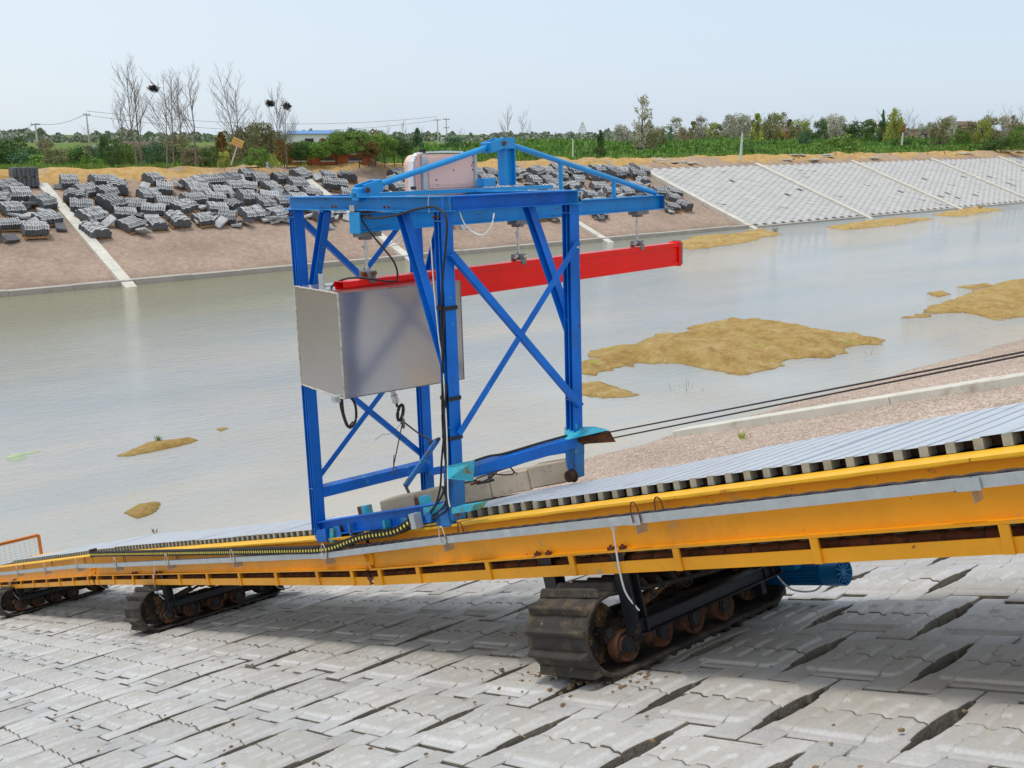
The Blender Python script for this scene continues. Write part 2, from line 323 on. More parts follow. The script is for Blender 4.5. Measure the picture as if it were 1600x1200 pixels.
def f_gravel(N, L, b):
    co = N.new('ShaderNodeNewGeometry').outputs['Position']
    xyz = N.new('ShaderNodeSeparateXYZ'); L.new(co, xyz.inputs[0])
    vo = N.new('ShaderNodeTexVoronoi'); vo.inputs['Scale'].default_value = 26; L.new(co, vo.inputs['Vector'])
    sep = N.new('ShaderNodeSeparateColor'); L.new(vo.outputs['Color'], sep.inputs[0])
    peb = ramp(N, L, sep.outputs[0], [(0., (.27, .175, .125)), (.35, (.40, .30, .24)), (.7, (.52, .42, .345)), (1., (.74, .65, .56))])
    big = ramp(N, L, nz(N, L, co, .22, 7, .7), [(.35, .80), (.65, 1.08)])
    base = mix(N, L, 1., peb, big, 'MULTIPLY')
    # finer, sandier and browner on the far bank
    far = sstep(N, L, xyz.outputs[1], 30., 40.)
    farc = ramp(N, L, nz(N, L, co, 3.2, 9, .85), [(.3, (.27, .195, .15)), (.52, (.40, .30, .235)), (.72, (.53, .42, .335))])
    farc = mix(N, L, 1., farc, big, 'MULTIPLY')
    base = mix(N, L, far, base, farc)
    # yellow loam crest
    n = nz(N, L, co, .35, 7, .7); yy = math_(N, L, 'ADD', xyz.outputs[1], math_(N, L, 'MULTIPLY', math_(N, L, 'SUBTRACT', n, .5), 6.5))
    cr = sstep(N, L, yy, 68.0, 68.9)
    loam = ramp(N, L, nz(N, L, co, 1.6, 8, .75), [(.3, (.33, .20, .07)), (.5, (.50, .32, .12)), (.72, (.62, .46, .24))])
    patch = ramp(N, L, nz(N, L, co, .11, 6, .7), [(.54, 0.), (.58, 1.)])
    loam = mix(N, L, math_(N, L, 'MULTIPLY', patch, .85), loam, farc)
    base = mix(N, L, cr, base, loam)
    L.new(base, b.inputs['Base Color'])
    h = math_(N, L, 'ADD', vo.outputs['Distance'], math_(N, L, 'MULTIPLY', nz(N, L, co, 5, 6, .7), 1.2))
    bumpn(N, L, b, h, .7, .03)
M['gravel'] = custom('pinkish_gravel', f_gravel, .95, .1)
def f_field(N, L, b):
    co = N.new('ShaderNodeNewGeometry').outputs['Position']
    base = ramp(N, L, nz(N, L, co, .12, 8, .75), [(.3, (.08, .14, .03)), (.5, (.12, .19, .04)), (.7, (.24, .23, .09))])
    L.new(base, b.inputs['Base Color'])
M['field'] = custom('green_field', f_field, .95, .1)
def f_water(N, L, b):
    co = N.new('ShaderNodeNewGeometry').outputs['Position']
    st = nz(N, L, co, .5, 6, .65, (.13, .55, 1)); st2 = nz(N, L, co, 1.0, 5, .6, (.045, .16, 1))
    base = ramp(N, L, st2, [(.32, (.30, .35, .37)), (.5, (.385, .395, .385)), (.68, (.47, .445, .40))])
    base = mix(N, L, math_(N, L, 'MULTIPLY', ramp(N, L, st, [(.4, 0.), (.65, 1.)]), .45), base, (.29, .36, .42))
    xyz = N.new('ShaderNodeSeparateXYZ'); L.new(co, xyz.inputs[0])
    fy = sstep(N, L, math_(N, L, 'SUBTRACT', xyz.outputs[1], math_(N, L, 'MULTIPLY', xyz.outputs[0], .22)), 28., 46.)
    base = mix(N, L, math_(N, L, 'MULTIPLY', fy, .8), base, (.20, .19, .085))  # olive tint paints the far bank's reflection over the murky shallows
    sh = math_(N, L, 'MULTIPLY', math_(N, L, 'SUBTRACT', 1., sstep(N, L, xyz.outputs[1], 17., 27.)), ramp(N, L, nz(N, L, co, .35, 6, .65, (.35, 1., 1)), [(.38, .15), (.62, .75)]))
    base = mix(N, L, sh, base, (.47, .42, .33))
    L.new(base, b.inputs['Base Color']); b.inputs['IOR'].default_value = 1.33
    r1 = nz(N, L, co, 3.2, 5, .65, (.45, 1.3, 1)); r2 = nz(N, L, co, 11., 4, .6, (.6, 1.2, 1))
    amp = ramp(N, L, nz(N, L, co, .09, 3, .5), [(.35, .25), (.65, 1.)])
    h = math_(N, L, 'MULTIPLY', math_(N, L, 'ADD', r1, math_(N, L, 'MULTIPLY', r2, .35)), amp)
    bumpn(N, L, b, h, 1., .085)
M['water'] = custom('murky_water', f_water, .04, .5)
def f_sand(N, L, b):
    co = N.new('ShaderNodeNewGeometry').outputs['Position']
    xyz = N.new('ShaderNodeSeparateXYZ'); L.new(co, xyz.inputs[0])
    base = ramp(N, L, nz(N, L, co, 1.4, 9, .8), [(.3, (.34, .20, .05)), (.5, (.56, .37, .12)), (.72, (.74, .58, .30))])
    base = mix(N, L, math_(N, L, 'MULTIPLY', ramp(N, L, nz(N, L, co, .8, 5, .7), [(.62, 0.), (.68, 1.)]), .7), base, (.42, .52, .06))
    wet = math_(N, L, 'SUBTRACT', 1., sstep(N, L, xyz.outputs[2], WATER - .02, WATER + .045))
    base = mix(N, L, math_(N, L, 'MULTIPLY', wet, .7), base, (.16, .105, .04))
    L.new(base, b.inputs['Base Color'])
    h = math_(N, L, 'ADD', nz(N, L, co, 9, 6, .75), math_(N, L, 'MULTIPLY', nz(N, L, co, 2.2, 6, .7, (1, 2.5, 1)), 2.)); bumpn(N, L, b, h, 1., .12)
M['sand'] = custom('yellow_sand', f_sand, .85, .3)

# ------------------------------------------------------------------ setting: ground, water
def grid(name, xs, ys, hf, m, kind='structure'):
    mb = MB(); nx, ny = len(xs), len(ys)
    P = [(x, y, hf(x, y)) for y in ys for x in xs]
    mb.add(P, [(j * nx + i, j * nx + i + 1, (j + 1) * nx + i + 1, (j + 1) * nx + i) for j in range(ny - 1) for i in range(nx - 1)], True)
    o = mb.build(name, m); o['kind'] = kind; return o
def fr(a, b, st):
    n = max(1, int(round((b - a) / st))); return [a + (b - a) * i / n for i in range(n + 1)]
def nf(x, y, sc, z=0.): return noise.noise(V((x * sc, y * sc, z)))
TS = math.tan(S)
def near_h(x, y):
    z = -TS * y - .18
    if y < -6: z = TS * 6 - .18 + (-6 - y) * .02
    if x > 8.5: z += .11 + .07 * nf(x, y, .5) + .03 * nf(x, y, 2.1)
    return max(z, -8.6 + .25 * nf(x, y, .1))
xs = fr(-45, -2, 3)[:-1] + fr(-2, 40, .6)[:-1] + fr(40, 160, 4)[:-1] + fr(160, 620, 30)
ys = fr(-60, -6, 6)[:-1] + fr(-6, 20, .6)[:-1] + fr(20, 30, 2)
grid('near_bank', xs, ys, near_h, M['gravel'])
Y0 = 54.55
def far_h(x, y):
    if y < Y0 + .6: return max(-8.6, WATER - .1 - max(0, (Y0 + .6 - y)) * .5)
    z = WATER + (y - Y0) * TS
    if y > 67.6:
        t = y - 67.6; top = -1.58
        z = top + min(t, 2.9) * .33 + .38 * (nf(x, y, .35) + .6 * nf(x, y, .9)) * min(1, t) * max(0, 1 - max(0, y - 73) / 6)
        if y > 70.5: z = max(-.75, z - (y - 70.5) * .12)
    else: z += .05 * nf(x, y, .8) * min(1, (y - Y0) / 3)
    if x > 72 and y < 67.7: z -= .22
    return z
xs = fr(-60, 8, 4)[:-1] + fr(8, 120, .7)[:-1] + fr(120, 260, 2)[:-1] + fr(260, 700, 20)
ys = [30, 48, 54.0, 55.1] + fr(55.2, 67.4, .8) + fr(67.6, 74, .45) + [76, 79]
grid('far_bank', xs, ys, far_h, M['gravel'])
grid('field', [-3000, -900, -300, -60, 0, 60, 120, 200, 400, 900, 3000, 6000], [79, 90, 120, 180, 300, 600, 1200, 3000, 7000], lambda x, y: -.75 if y < 1000 else -1.2, M['field'])
grid('back_ground', [-3000, -300, -45], [-2500, -300, -60, 0, 79], lambda x, y: -8.7 if y > 0 else 2.4 if y > -59 else 1.8, M['field'])
grid('upper_ground', [-45, 60, 160, 620, 3000], [-2500, -300, -60], lambda x, y: 2.98, M['field'])
grid('river_bed', [-3000, 0, 6000], [28, 40, 56], lambda x, y: -8.8, M['sand'])
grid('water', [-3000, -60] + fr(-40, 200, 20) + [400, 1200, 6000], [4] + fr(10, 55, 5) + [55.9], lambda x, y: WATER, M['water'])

alg = [at_z(a, b, WATER + .006) for a, b in ((8, 716), (20, 709), (45, 706), (70, 703), (88, 706), (76, 712), (50, 716), (28, 721), (12, 722))]
mb = MB(); ctr = sum(alg, V((0, 0, 0))) / len(alg); mb.add(alg + [ctr], [(i, (i + 1) % 9, 9) for i in range(9)])
ma = mat('pale_green_algae', (.42, .55, .28), .5, 0, .3, 2); b_ = ma.node_tree.nodes['Principled BSDF']
nn_ = ma.node_tree.nodes.new('ShaderNodeTexNoise'); nn_.inputs['Scale'].default_value = 1.6; nn_.inputs['Detail'].default_value = 8
rr_ = ma.node_tree.nodes.new('ShaderNodeMapRange'); rr_.inputs['From Min'].default_value = .42; rr_.inputs['From Max'].default_value = .65; rr_.inputs['To Max'].default_value = .75
ma.node_tree.links.new(nn_.outputs['Fac'], rr_.inputs['Value']); ma.node_tree.links.new(rr_.outputs[0], b_.inputs['Alpha'])
o = mb.build('algae_patch', ma); o['kind'] = 'stuff'
# concrete strips on both banks
def slope_z(y): return WATER + (y - Y0) * TS
for k, x in enumerate([1.0, 19.1, 37.1, 54.9, 72.5, 90.4, 108.4, 126.5, 144.6]):
    mb = MB()
    y0, y1 = Y0 - .9, 67.9
    a = V((x, y0, slope_z(y0) + .03)); b = V((x, y1, slope_z(y1) + .03))
    n = 12
    for i in range(n):
        p = a.lerp(b, i / n); q = a.lerp(b, (i + 1) / n - .0015); mb.bar(p, q, .62, .34)
    o = mb.build('concrete_strip', M['kerb']); o['kind'] = 'structure'
mb = MB()
for i in range(34):
    x0 = -34 + i * 3.15
    mb.box((x0, Y0 + .02, WATER - .5), (x0 + 3.14, Y0 + .62, WATER + .26 + .012 * (i % 3)))
o = mb.build('toe_kerb', M['toe']); o['kind'] = 'structure'
mb = MB()
for i in range(60):
    x0 = 73.1 + i * 3.15
    mb.box((x0, Y0 - .1, WATER - .5), (x0 + 3.14, Y0 + .35, WATER + .12))
o = mb.build('toe_kerb', M['toe']); o['kind'] = 'structure'
mb = MB()                                                        # strip running down the near bank
for i in range(6):
    s0 = -1 + i * 3.1; mb.obox(F(19.6 + .02 * (i % 2), s0 + 1.545, .0), (FX, FS, FN), (.36, 1.543, .115))
o = mb.build('concrete_strip', M['kerb'], bevel=.02); o['kind'] = 'structure'

# sand bars traced on the water level
def sandbar(poly, hgt, seed):
    pts = [at_z(a, b, WATER) for a, b in poly]
    x0 = min(p.x for p in pts); x1 = max(p.x for p in pts); y0 = min(p.y for p in pts); y1 = max(p.y for p in pts)
    st = max((x1 - x0), (y1 - y0)) / 110; st = max(st, .05)
    nx = int((x1 - x0) / st) + 5; ny = int((y1 - y0) / st) + 5
    seg = [(pts[i], pts[(i + 1) % len(pts)]) for i in range(len(pts))]
    def sd_(x, y):
        ins = False; dm = 1e9
        for a, b in seg:
            if (a.y > y) != (b.y > y) and x < (b.x - a.x) * (y - a.y) / (b.y - a.y) + a.x: ins = not ins
            ex, ey = b.x - a.x, b.y - a.y; t = max(0, min(1, ((x - a.x) * ex + (y - a.y) * ey) / (ex * ex + ey * ey + 1e-9)))
            dm = min(dm, math.hypot(x - a.x - ex * t, y - a.y - ey * t))
        return dm if ins else -dm
    W_ = min(x1 - x0, y1 - y0) * .3
    mb = MB(); P = []
    for j in range(ny):
        for i in range(nx):
            x = x0 - 2 * st + i * st; y = y0 - 2 * st + j * st; d = sd_(x, y)
            n1 = nf(x, y, .9, seed) + .5 * nf(x, y, 2.6, seed)
            d2 = d + .27 * W_ * nf(x, y, 1.1 / max(W_, .3), seed) + .16 * W_ * nf(x, y, 3.1 / max(W_, .3), seed) + .09 * W_ * nf(x, y, 7.3 / max(W_, .3), seed)
            h = (1 - math.exp(-max(d2, 0) / W_ * 2.2)) * hgt * (1 + .45 * n1) + (.035 * nf(x, y, 3.7, seed) + .018 * nf(x, y, 9, seed)) * min(1, d2 * 3) if d2 > 0 else max(-.25, d2 * .35)
            P.append((x, y, WATER + h))
    fs_ = []
    for j in range(ny - 1):
        for i in range(nx - 1):
            q = (j * nx + i, j * nx + i + 1, (j + 1) * nx + i + 1, (j + 1) * nx + i)
            if max(P[k][2] for k in q) > WATER - .12: fs_.append(q)
    mb.add(P, fs_, True); o = mb.build('sandbar', M['sand']); o['kind'] = 'structure'
sandbar([(905, 575), (950, 545), (1080, 512), (1130, 500), (1190, 500), (1235, 510), (1300, 520), (1390, 531), (1345, 545), (1290, 556), (1230, 570), (1160, 583), (1100, 578), (1060, 573), (1000, 570), (960, 575), (915, 588)], .42, 1)
sandbar([(905, 598), (935, 596), (1003, 617), (960, 623), (905, 618)], .10, 2)
sandbar([(1412, 497), (1440, 486), (1480, 470), (1520, 455), (1560, 443), (1640, 430), (1660, 470), (1640, 488), (1560, 500), (1500, 488), (1450, 495)], .30, 3)
sandbar([(1447, 458), (1470, 454), (1486, 460), (1465, 465)], .08, 4)
sandbar([(1495, 448), (1540, 443), (1555, 446), (1520, 453)], .08, 5)
sandbar([(1040, 384), (1085, 370), (1140, 366), (1190, 357), (1219, 366), (1160, 380), (1080, 391)], .26, 6)
sandbar([(1290, 355), (1350, 346), (1400, 341), (1462, 342), (1400, 352), (1320, 360)], .20, 7)
sandbar([(1456, 336), (1520, 322), (1566, 328), (1500, 339)], .18, 8)
sandbar([(180, 713), (230, 695), (300, 685), (312, 688), (270, 700), (200, 714)], .13, 9)
sandbar([(337, 671), (350, 667), (358, 670), (345, 674)], .04, 10)
sandbar([(190, 802), (215, 792), (252, 785), (240, 802), (215, 811)], .12, 11)
sandbar([(0, 444), (0, 438), (8, 441)], .03, 12)

# ------------------------------------------------------------------ paving blocks on the near slope
PX, PS = .665, .688
def halfw(x):                                  # half width of a block across s at distance x from its crack
    pts = [(0, .297), (.08, .299), (.13, .305), (.158, .309), (.164, .322), (.21, .325), (.25, .328), (.262, .330), (.268, .341), (.5, .341)]
    for (a, A), (b, B) in zip(pts, pts[1:]):
        if x <= b: return A + (B - A) * (x - a) / (b - a)
    return .341
def half_block(seed, res):
    rn = random.Random(seed)
    cr = [rn.uniform(-1, 1) for _ in range(9)]
    def crack(s):
        a = abs(s) / .35 * 8; i = min(7, int(a)); v = cr[i] + (cr[i + 1] - cr[i]) * (a - i)
        v = v * .0035 + .0010 * math.sin(a * 11 + seed); return v * (1 if s > 0 else -1) * min(1, abs(s) / .02)
    if res == 2: bs = fr(-1, -.56, .025)[:-1] + [-.56, -.515, -.50] + fr(-.48, .48, .02) + [.50, .515, .56] + fr(.56, 1, .025)[1:]; as_ = fr(0, 1, .0275)
    elif res == 1: bs = [-1, -.8, -.56, -.515, -.50, -.25, 0, .25, .50, .515, .56, .8, 1]; as_ = [0, .2, .45, .6, .68, .82, 1]
    else: bs = [-1, -.53, -.50, .50, .53, 1]; as_ = [0, .5, 1]
    def xend(b):                               # far end of the block: corner tabs reach further than the middle
        a = abs(b); return .2775 if a <= .5 else (.3775 if a >= .515 else .2775 + .1 * (a - .5) / .015)
    def height(x, s, xe):
        e = min(x - 0, xe - x); w = halfw(x) - abs(s); h = 0
        rim = min(xe - x if x > .02 else .1, w)
        if res == 2 or res == 1: h -= .008 * max(0, 1 - rim / .013)
        # raised field with a sloping border
        px = .232 - x; ps = .252 - abs(s); rr = .05
        if px < rr and ps < rr: d = rr - math.hypot(rr - px, rr - ps)
        else: d = min(px, ps)
        h += .015 * max(0, min(1, d / .014))
        if res == 2:                           # three long rounded grooves crossing the crack
            for k, (sc, L) in enumerate(((-.135, .125), (0, .165), (.135, .125))):
                dd = math.hypot(max(0, x - L + .035), s - sc) - .035
                h -= .0125 * max(0, min(1, -dd / .010))
            h += .0012 * noise.noise(V((x * 9 + seed, s * 9, 0)))
        if x < .012: h -= .004
        return h
    mb = MB(); P = []; A_ = []; na, nb = len(as_), len(bs)
    for i_, a in enumerate(as_):
        for b in bs:
            xe = xend(b); s_ = b * .3425
            c = crack(s_) + .0025
            x = c + (xe - c) * a if a < 1 else xe
            hw = halfw(max(x, 0)); s2 = b * hw if abs(b) > .6 else b * (.3425 + (hw - .3425) * (abs(b) / .6))
            if a > .98 and abs(b) > .5 and abs(b) < .62: s2 *= .965 if abs(b) < .56 else 1
            hh = height(x, s2, xe); P.append((x, s2, hh))
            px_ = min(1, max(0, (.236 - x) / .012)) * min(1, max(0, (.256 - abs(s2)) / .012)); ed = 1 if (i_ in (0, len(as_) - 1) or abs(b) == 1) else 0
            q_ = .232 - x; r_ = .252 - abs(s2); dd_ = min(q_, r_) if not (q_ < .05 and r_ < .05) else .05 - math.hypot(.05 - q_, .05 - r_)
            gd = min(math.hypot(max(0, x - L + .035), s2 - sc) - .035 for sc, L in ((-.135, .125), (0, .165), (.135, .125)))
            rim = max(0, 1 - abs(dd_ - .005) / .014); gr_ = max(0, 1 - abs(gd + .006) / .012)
            A_.append(1.7 if ed else -.62 * rim - .45 * gr_ if max(rim, gr_) > .25 else .75 * px_ + (.25 if gd <= -.011 else 0))  # negative values paint light on rims, positive ones are dust and joint dirt
    idx = lambda i, j: i * nb + j
    mb.add(P, [(idx(i, j), idx(i + 1, j), idx(i + 1, j + 1), idx(i, j + 1)) for i in range(na - 1) for j in range(nb - 1)], res > 0)
    ring = [idx(i, 0) for i in range(na)] + [idx(na - 1, j) for j in range(1, nb)] + [idx(i, nb - 1) for i in range(na - 2, -1, -1)] + [idx(0, j) for j in range(nb - 2, 0, -1)]
    RP = [P[k] for k in ring]; n = len(RP)
    mb.add(RP + [(p[0], p[1], -.155) for p in RP], [(k, n + k, n + (k + 1) % n, (k + 1) % n) for k in range(n)], False, 1)
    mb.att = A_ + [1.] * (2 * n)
    return mb
mb = MB(); mb.add([F(-3, -1.5, -.155), F(8.6, -1.5, -.155), F(8.6, 18.6, -.155), F(-3, 18.6, -.155)], [(0, 1, 2, 3)])
for a, b in (((-3, -1.5), (8.6, -1.5)), ((8.6, -1.5), (8.6, 18.6)), ((8.6, 18.6), (-3, 18.6)), ((-3, 18.6), (-3, -1.5))):
    mb.add([F(*a, -.155), F(*b, -.155), F(*b, -.4), F(*a, -.4)], [(0, 1, 2, 3)])
pav = mb.build('paved_slope', mat('shaded_gap_floor_sand', (.055, .046, .036), .95, 0, .3, 8, .4, 40)); pav['kind'] = 'structure'  # sand floor darkened, the shade deep in the gaps put into its colour
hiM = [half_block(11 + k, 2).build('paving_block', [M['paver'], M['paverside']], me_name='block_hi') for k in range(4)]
lo = half_block(3, 1)
meshes = [o.data for o in hiM]
for o in hiM: bpy.data.objects.remove(o)
cells = []
for i in range(-6, 9):
    for j in range(-3, 28):
        x = 3.476 + i * PX; s = 2.06 + (j + (.5 if i % 2 else 0)) * PS
        if x < -2.9 or x > 8.3 or s > 18.4 or s < -1.1: continue
        p = F(x, s); cv = cam.matrix_world
        d = p - V((0, 0, CAM_H)); fw = V((math.sin(YAW), math.cos(YAW), 0)); rt = V((math.cos(YAW), -math.sin(YAW), 0))
        a = d.dot(fw); z = a * math.cos(PITCH) - d.z * math.sin(PITCH); ux = d.dot(rt) / z if z > .2 else 9; uy = (d.z * math.cos(PITCH) + a * math.sin(PITCH)) / z if z > .2 else -9
        vis = z > .5 and abs(ux) < .60 and -.47 < uy and not (x > 6.4)
        cells.append((d.length if vis else 100 + d.length, x, s))
cells.sort()
rest = MB()
for k, (dd, x, s) in enumerate(cells):
    dn = rnd.gauss(0, .004); tx = rnd.gauss(0, .006); ty = rnd.gauss(0, .007)
    for fl in (0, 1):
        dn2 = dn + rnd.gauss(0, .0015); sg = -1 if fl else 1
        if k < 150 and dd < 100:
            o = bpy.data.objects.new('paving_block', meshes[(k * 7 + 0) % 4]); scn.collection.objects.link(o); o.parent = pav
            m3 = Matrix((FX, FS, FN)).transposed() @ Matrix.Rotation(math.pi * fl, 3, 'Z') @ Matrix.Rotation(tx, 3, 'X') @ Matrix.Rotation(ty, 3, 'Y')
            o.matrix_local = Matrix.Translation(F(x + sg * 0, s, dn2)) @ m3.to_4x4()
        else:
            vs2 = [F(x + sg * a[0], s + sg * a[1], a[2] + dn2 + tx * a[1]) for a in lo.v]
            o_ = len(rest.v); rest.v += [tuple(q) for q in vs2]
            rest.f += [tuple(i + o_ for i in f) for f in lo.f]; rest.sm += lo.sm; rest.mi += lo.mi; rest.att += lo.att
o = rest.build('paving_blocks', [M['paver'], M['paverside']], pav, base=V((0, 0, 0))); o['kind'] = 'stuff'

# ------------------------------------------------------------------ paving on the far slope
mb = MB(); mb.add([(72.6, Y0 + .2, slope_z(Y0 + .2) - .12), (400, Y0 + .2, slope_z(Y0 + .2) - .12), (400, 67.6, slope_z(67.6) - .12), (72.6, 67.6, slope_z(67.6) - .12)], [(0, 1, 2, 3)])
fpav = mb.build('far_paved_slope', mat('dark_gap_sand', (.10, .09, .08), .95)); fpav['kind'] = 'structure'
def far_block():
    m = MB(); w, h = .322, .315
    out = [(-w, -h - .0), (-w * .45, -h), (-w * .45, -h + .04), (w * .45, -h + .04), (w * .45, -h), (w, -h), (w, h), (w * .45, h), (w * .45, h - .04), (-w * .45, h - .04), (-w * .45, h), (-w, h)]
    n = len(out); m.add([(a, b, 0) for a, b in out] + [(a, b, -.12) for a, b in out], [tuple(range(n))] + [(k, n + k, n + (k + 1) % n, (k + 1) % n) for k in range(n)]); return m
fb = far_block(); t0 = fb.build('paving_block', M['paver2']); fbm = t0.data; bpy.data.objects.remove(t0)
UX, UY, UN = V((1, 0, 0)), V((0, cS, sS)), V((0, -sS, cS))
rest = MB(); cnt = 0
for i in range(0, 260):
    for j in range(0, 21):
        x = 73.2 + i * PX; q = .5 + (j + (.5 if i % 2 else 0)) * .65
        if q > 13.6: continue
        hole = rnd.random() < (.013 if 2 < q < 11 and x > 80 else .003)
        if hole: continue
        dn = rnd.gauss(.0, .005) + (.06 if rnd.random() < .012 else 0)
        c = V((x, Y0 + .2, slope_z(Y0 + .2))) + UY * q + UN * dn
        if cnt < 300 and x < 86.5 and abs(((x - 72.5) % 18) - 0) > .6:
            o = bpy.data.objects.new('paving_block', fbm); scn.collection.objects.link(o); o.parent = fpav
            o.matrix_local = Matrix.Translation(c) @ Matrix((UX, UY, UN)).transposed().to_4x4() @ Matrix.Rotation(rnd.gauss(0, .012), 4, 'X'); cnt += 1
        else:
            if x > 190 and j % 2: pass
            o_ = len(rest.v); rest.v += [tuple(c + UX * a[0] + UY * a[1] + UN * a[2]) for a in fb.v]
            rest.f += [tuple(k + o_ for k in f) for f in fb.f]; rest.sm += fb.sm; rest.mi += fb.mi
o = rest.build('paving_blocks', M['paver2'], fpav, base=V((0, 0, 0))); o['kind'] = 'stuff'

# ------------------------------------------------------------------ yellow machine
root = thing('paving_conveyor', 'long yellow steel conveyor bridge on rubber crawlers, lying down the paved slope', 'construction machine', F(4.2, 6, 0))
def P_(mb, name, m, parent=None, **k): return part(mb, name, m, parent or root, root, **k)
SEC = [(-2.6, .712, 6.02, .494), (6.08, .494, 12.95, .502), (13.01, .502, 22.0, .385)]
def nb(s):
    for a, na, b, nb_ in SEC:
        if s <= b: return na + (nb_ - na) * (s - a) / (b - a)
    return .385
hook_s = [1.41, 3.15, 4.88, 6.5, 8.24, 9.93, 11.64, 13.24, 14.87, 16.56]
strut_s = [-.3, .53, 1.36, 2.19, 3.0, 3.79, 4.58, 5.38, 5.89, 6.3, 6.86, 7.62, 8.39, 9.16, 9.92, 10.7, 11.4, 12.13, 12.78, 13.2, 13.9, 14.6, 15.3, 16.1, 16.9, 17.7, 18.4]
def beam_prof(s, x0, flip=1):
    pass
for si, (a, na, b, nbb) in enumerate(SEC):
    for side, xf in ((0, 3.60), (1, 4.80)):
        sg = 1 if side == 0 else -1
        mb = MB()
        def pr(x, dn0, dn1, x2, mi=0):
            mb.add([F(x, a, na + dn0), F(x2, a, na + dn0), F(x2, a, na + dn1), F(x, a, na + dn1), F(x, b, nbb + dn0), F(x2, b, nbb + dn0), F(x2, b, nbb + dn1), F(x, b, nbb + dn1)],
                   [(0, 1, 2, 3), (7, 6, 5, 4), (0, 4, 5, 1), (1, 5, 6, 2), (2, 6, 7, 3), (3, 7, 4, 0)], mi=mi)
        pr(xf, .112, .124, xf + sg * .15)
        pr(xf + sg * .045, .124, .353, xf + sg * .056)
        pr(xf, .353, .365, xf + sg * .19, 1)
        beam = P_(mb, 'main_beam', [M['yellow'], M['yellow_top']])
        mb = MB(); pr(xf + sg * .01, 0, .062, xf + sg * .02); pr(xf + sg * .021, 0, .006, xf + sg * .07)
        P_(mb, 'lower_chord', M['yellow'])
        for s in strut_s:
            if a <= s <= b:
                n = nb(s); mb = MB(); mb.obox(F(xf + sg * .003, s, n + .056), (FX, FS, FN), (.006, .020, .0555))
                mb.obox(F(xf + sg * .028, s + .017, n + .075), (FX, FS, FN), (.018, .003, .036))
                P_(mb, 'strut', M['yellow'], beam)
        # a small raised bead of weld along the rail
        if side == 0:
            mb = MB(); mb.tube([F(xf + .004, a + (b - a) * k / 60, na + (nbb - na) * k / 60 + .351 + .002 * math.sin(k * 2.3)) for k in range(61)], .0035, 5); P_(mb, 'weld_bead', M['yellow_top'], beam)
    mb = MB()
    mb.tube([F(3.70, a, na + .058), F(3.70, b, nbb + .058)], .024, 10); P_(mb, 'roller_tube', M['rust'])
    mb = MB(); L_ = int((b - a) / .16)
    for k in range(L_): s = a + .08 + k * .16; mb.cyl(F(3.70, s, nb(s) + .058), F(3.70, s + .012, nb(s) + .058), .028, 10)
    o = P_(mb, 'roller_collars', M['darkrust']); o['kind'] = 'stuff'
    mb = MB()
    for k in range(int((b - a) / 1.15)):
        s = a + .5 + k * 1.15; mb.bar(F(3.67, s, nb(s) + .15), F(4.73, s, nb(s) + .15), .05, .05, FN)
    o = P_(mb, 'cross_beams', M['darkrust']); o['kind'] = 'stuff'
    mb = MB(); k = 0; q = a + .02
    while q < b - .14:
        n0 = nb(q); P0 = [F(3.735, q, n0 + .02), F(3.735, q + .07, n0 + .02), F(3.735, q + .075, n0 + .045), F(3.735, q + .118, n0 + .045)]; P1 = [p + FX * .95 + FN * .05 for p in P0]
        mb.add(P0 + P1, [(0, 1, 5, 4), (1, 2, 6, 5), (2, 3, 7, 6)]); q += .12
    P_(mb, 'return_pan', M['sheetdark'])
    mb = MB(); mb.add([F(3.86, a, na + .335), F(4.6, a, na + .335), F(4.6, b, nbb + .335), F(3.86, b, nbb + .335)], [(0, 1, 2, 3)]); mb.add([F(4.05, a, na + .05), F(4.05, b, nbb + .05), F(4.05, b, nbb + .33), F(4.05, a, na + .33)], [(0, 1, 2, 3)])
    P_(mb, 'conveyor_belt', M['darkrust'])
# hinge plates
for s in (6.05, 12.98):
    mb = MB(); n = nb(s); mb.obox(F(3.638, s + .02, n + .20), (FX, FS, FN), (.012, .07, .055)); mb.cyl(F(3.60, s + .02, n + .20), F(3.65, s + .02, n + .20), .028, 12)
    mb.obox(F(3.64, s, n + .15), (FX, FS, FN), (.02, .014, .03)); P_(mb, 'hinge', M['yellow'], bevel=.003)
    mb = MB(); mb.add([F(3.607, s - .05, n + .062), F(3.607, s + .05, n + .062), F(3.607, s + .012, n + .02), F(3.607, s - .012, n + .02)], [(0, 1, 2, 3)]); P_(mb, 'hinge_pin', M['rust'])
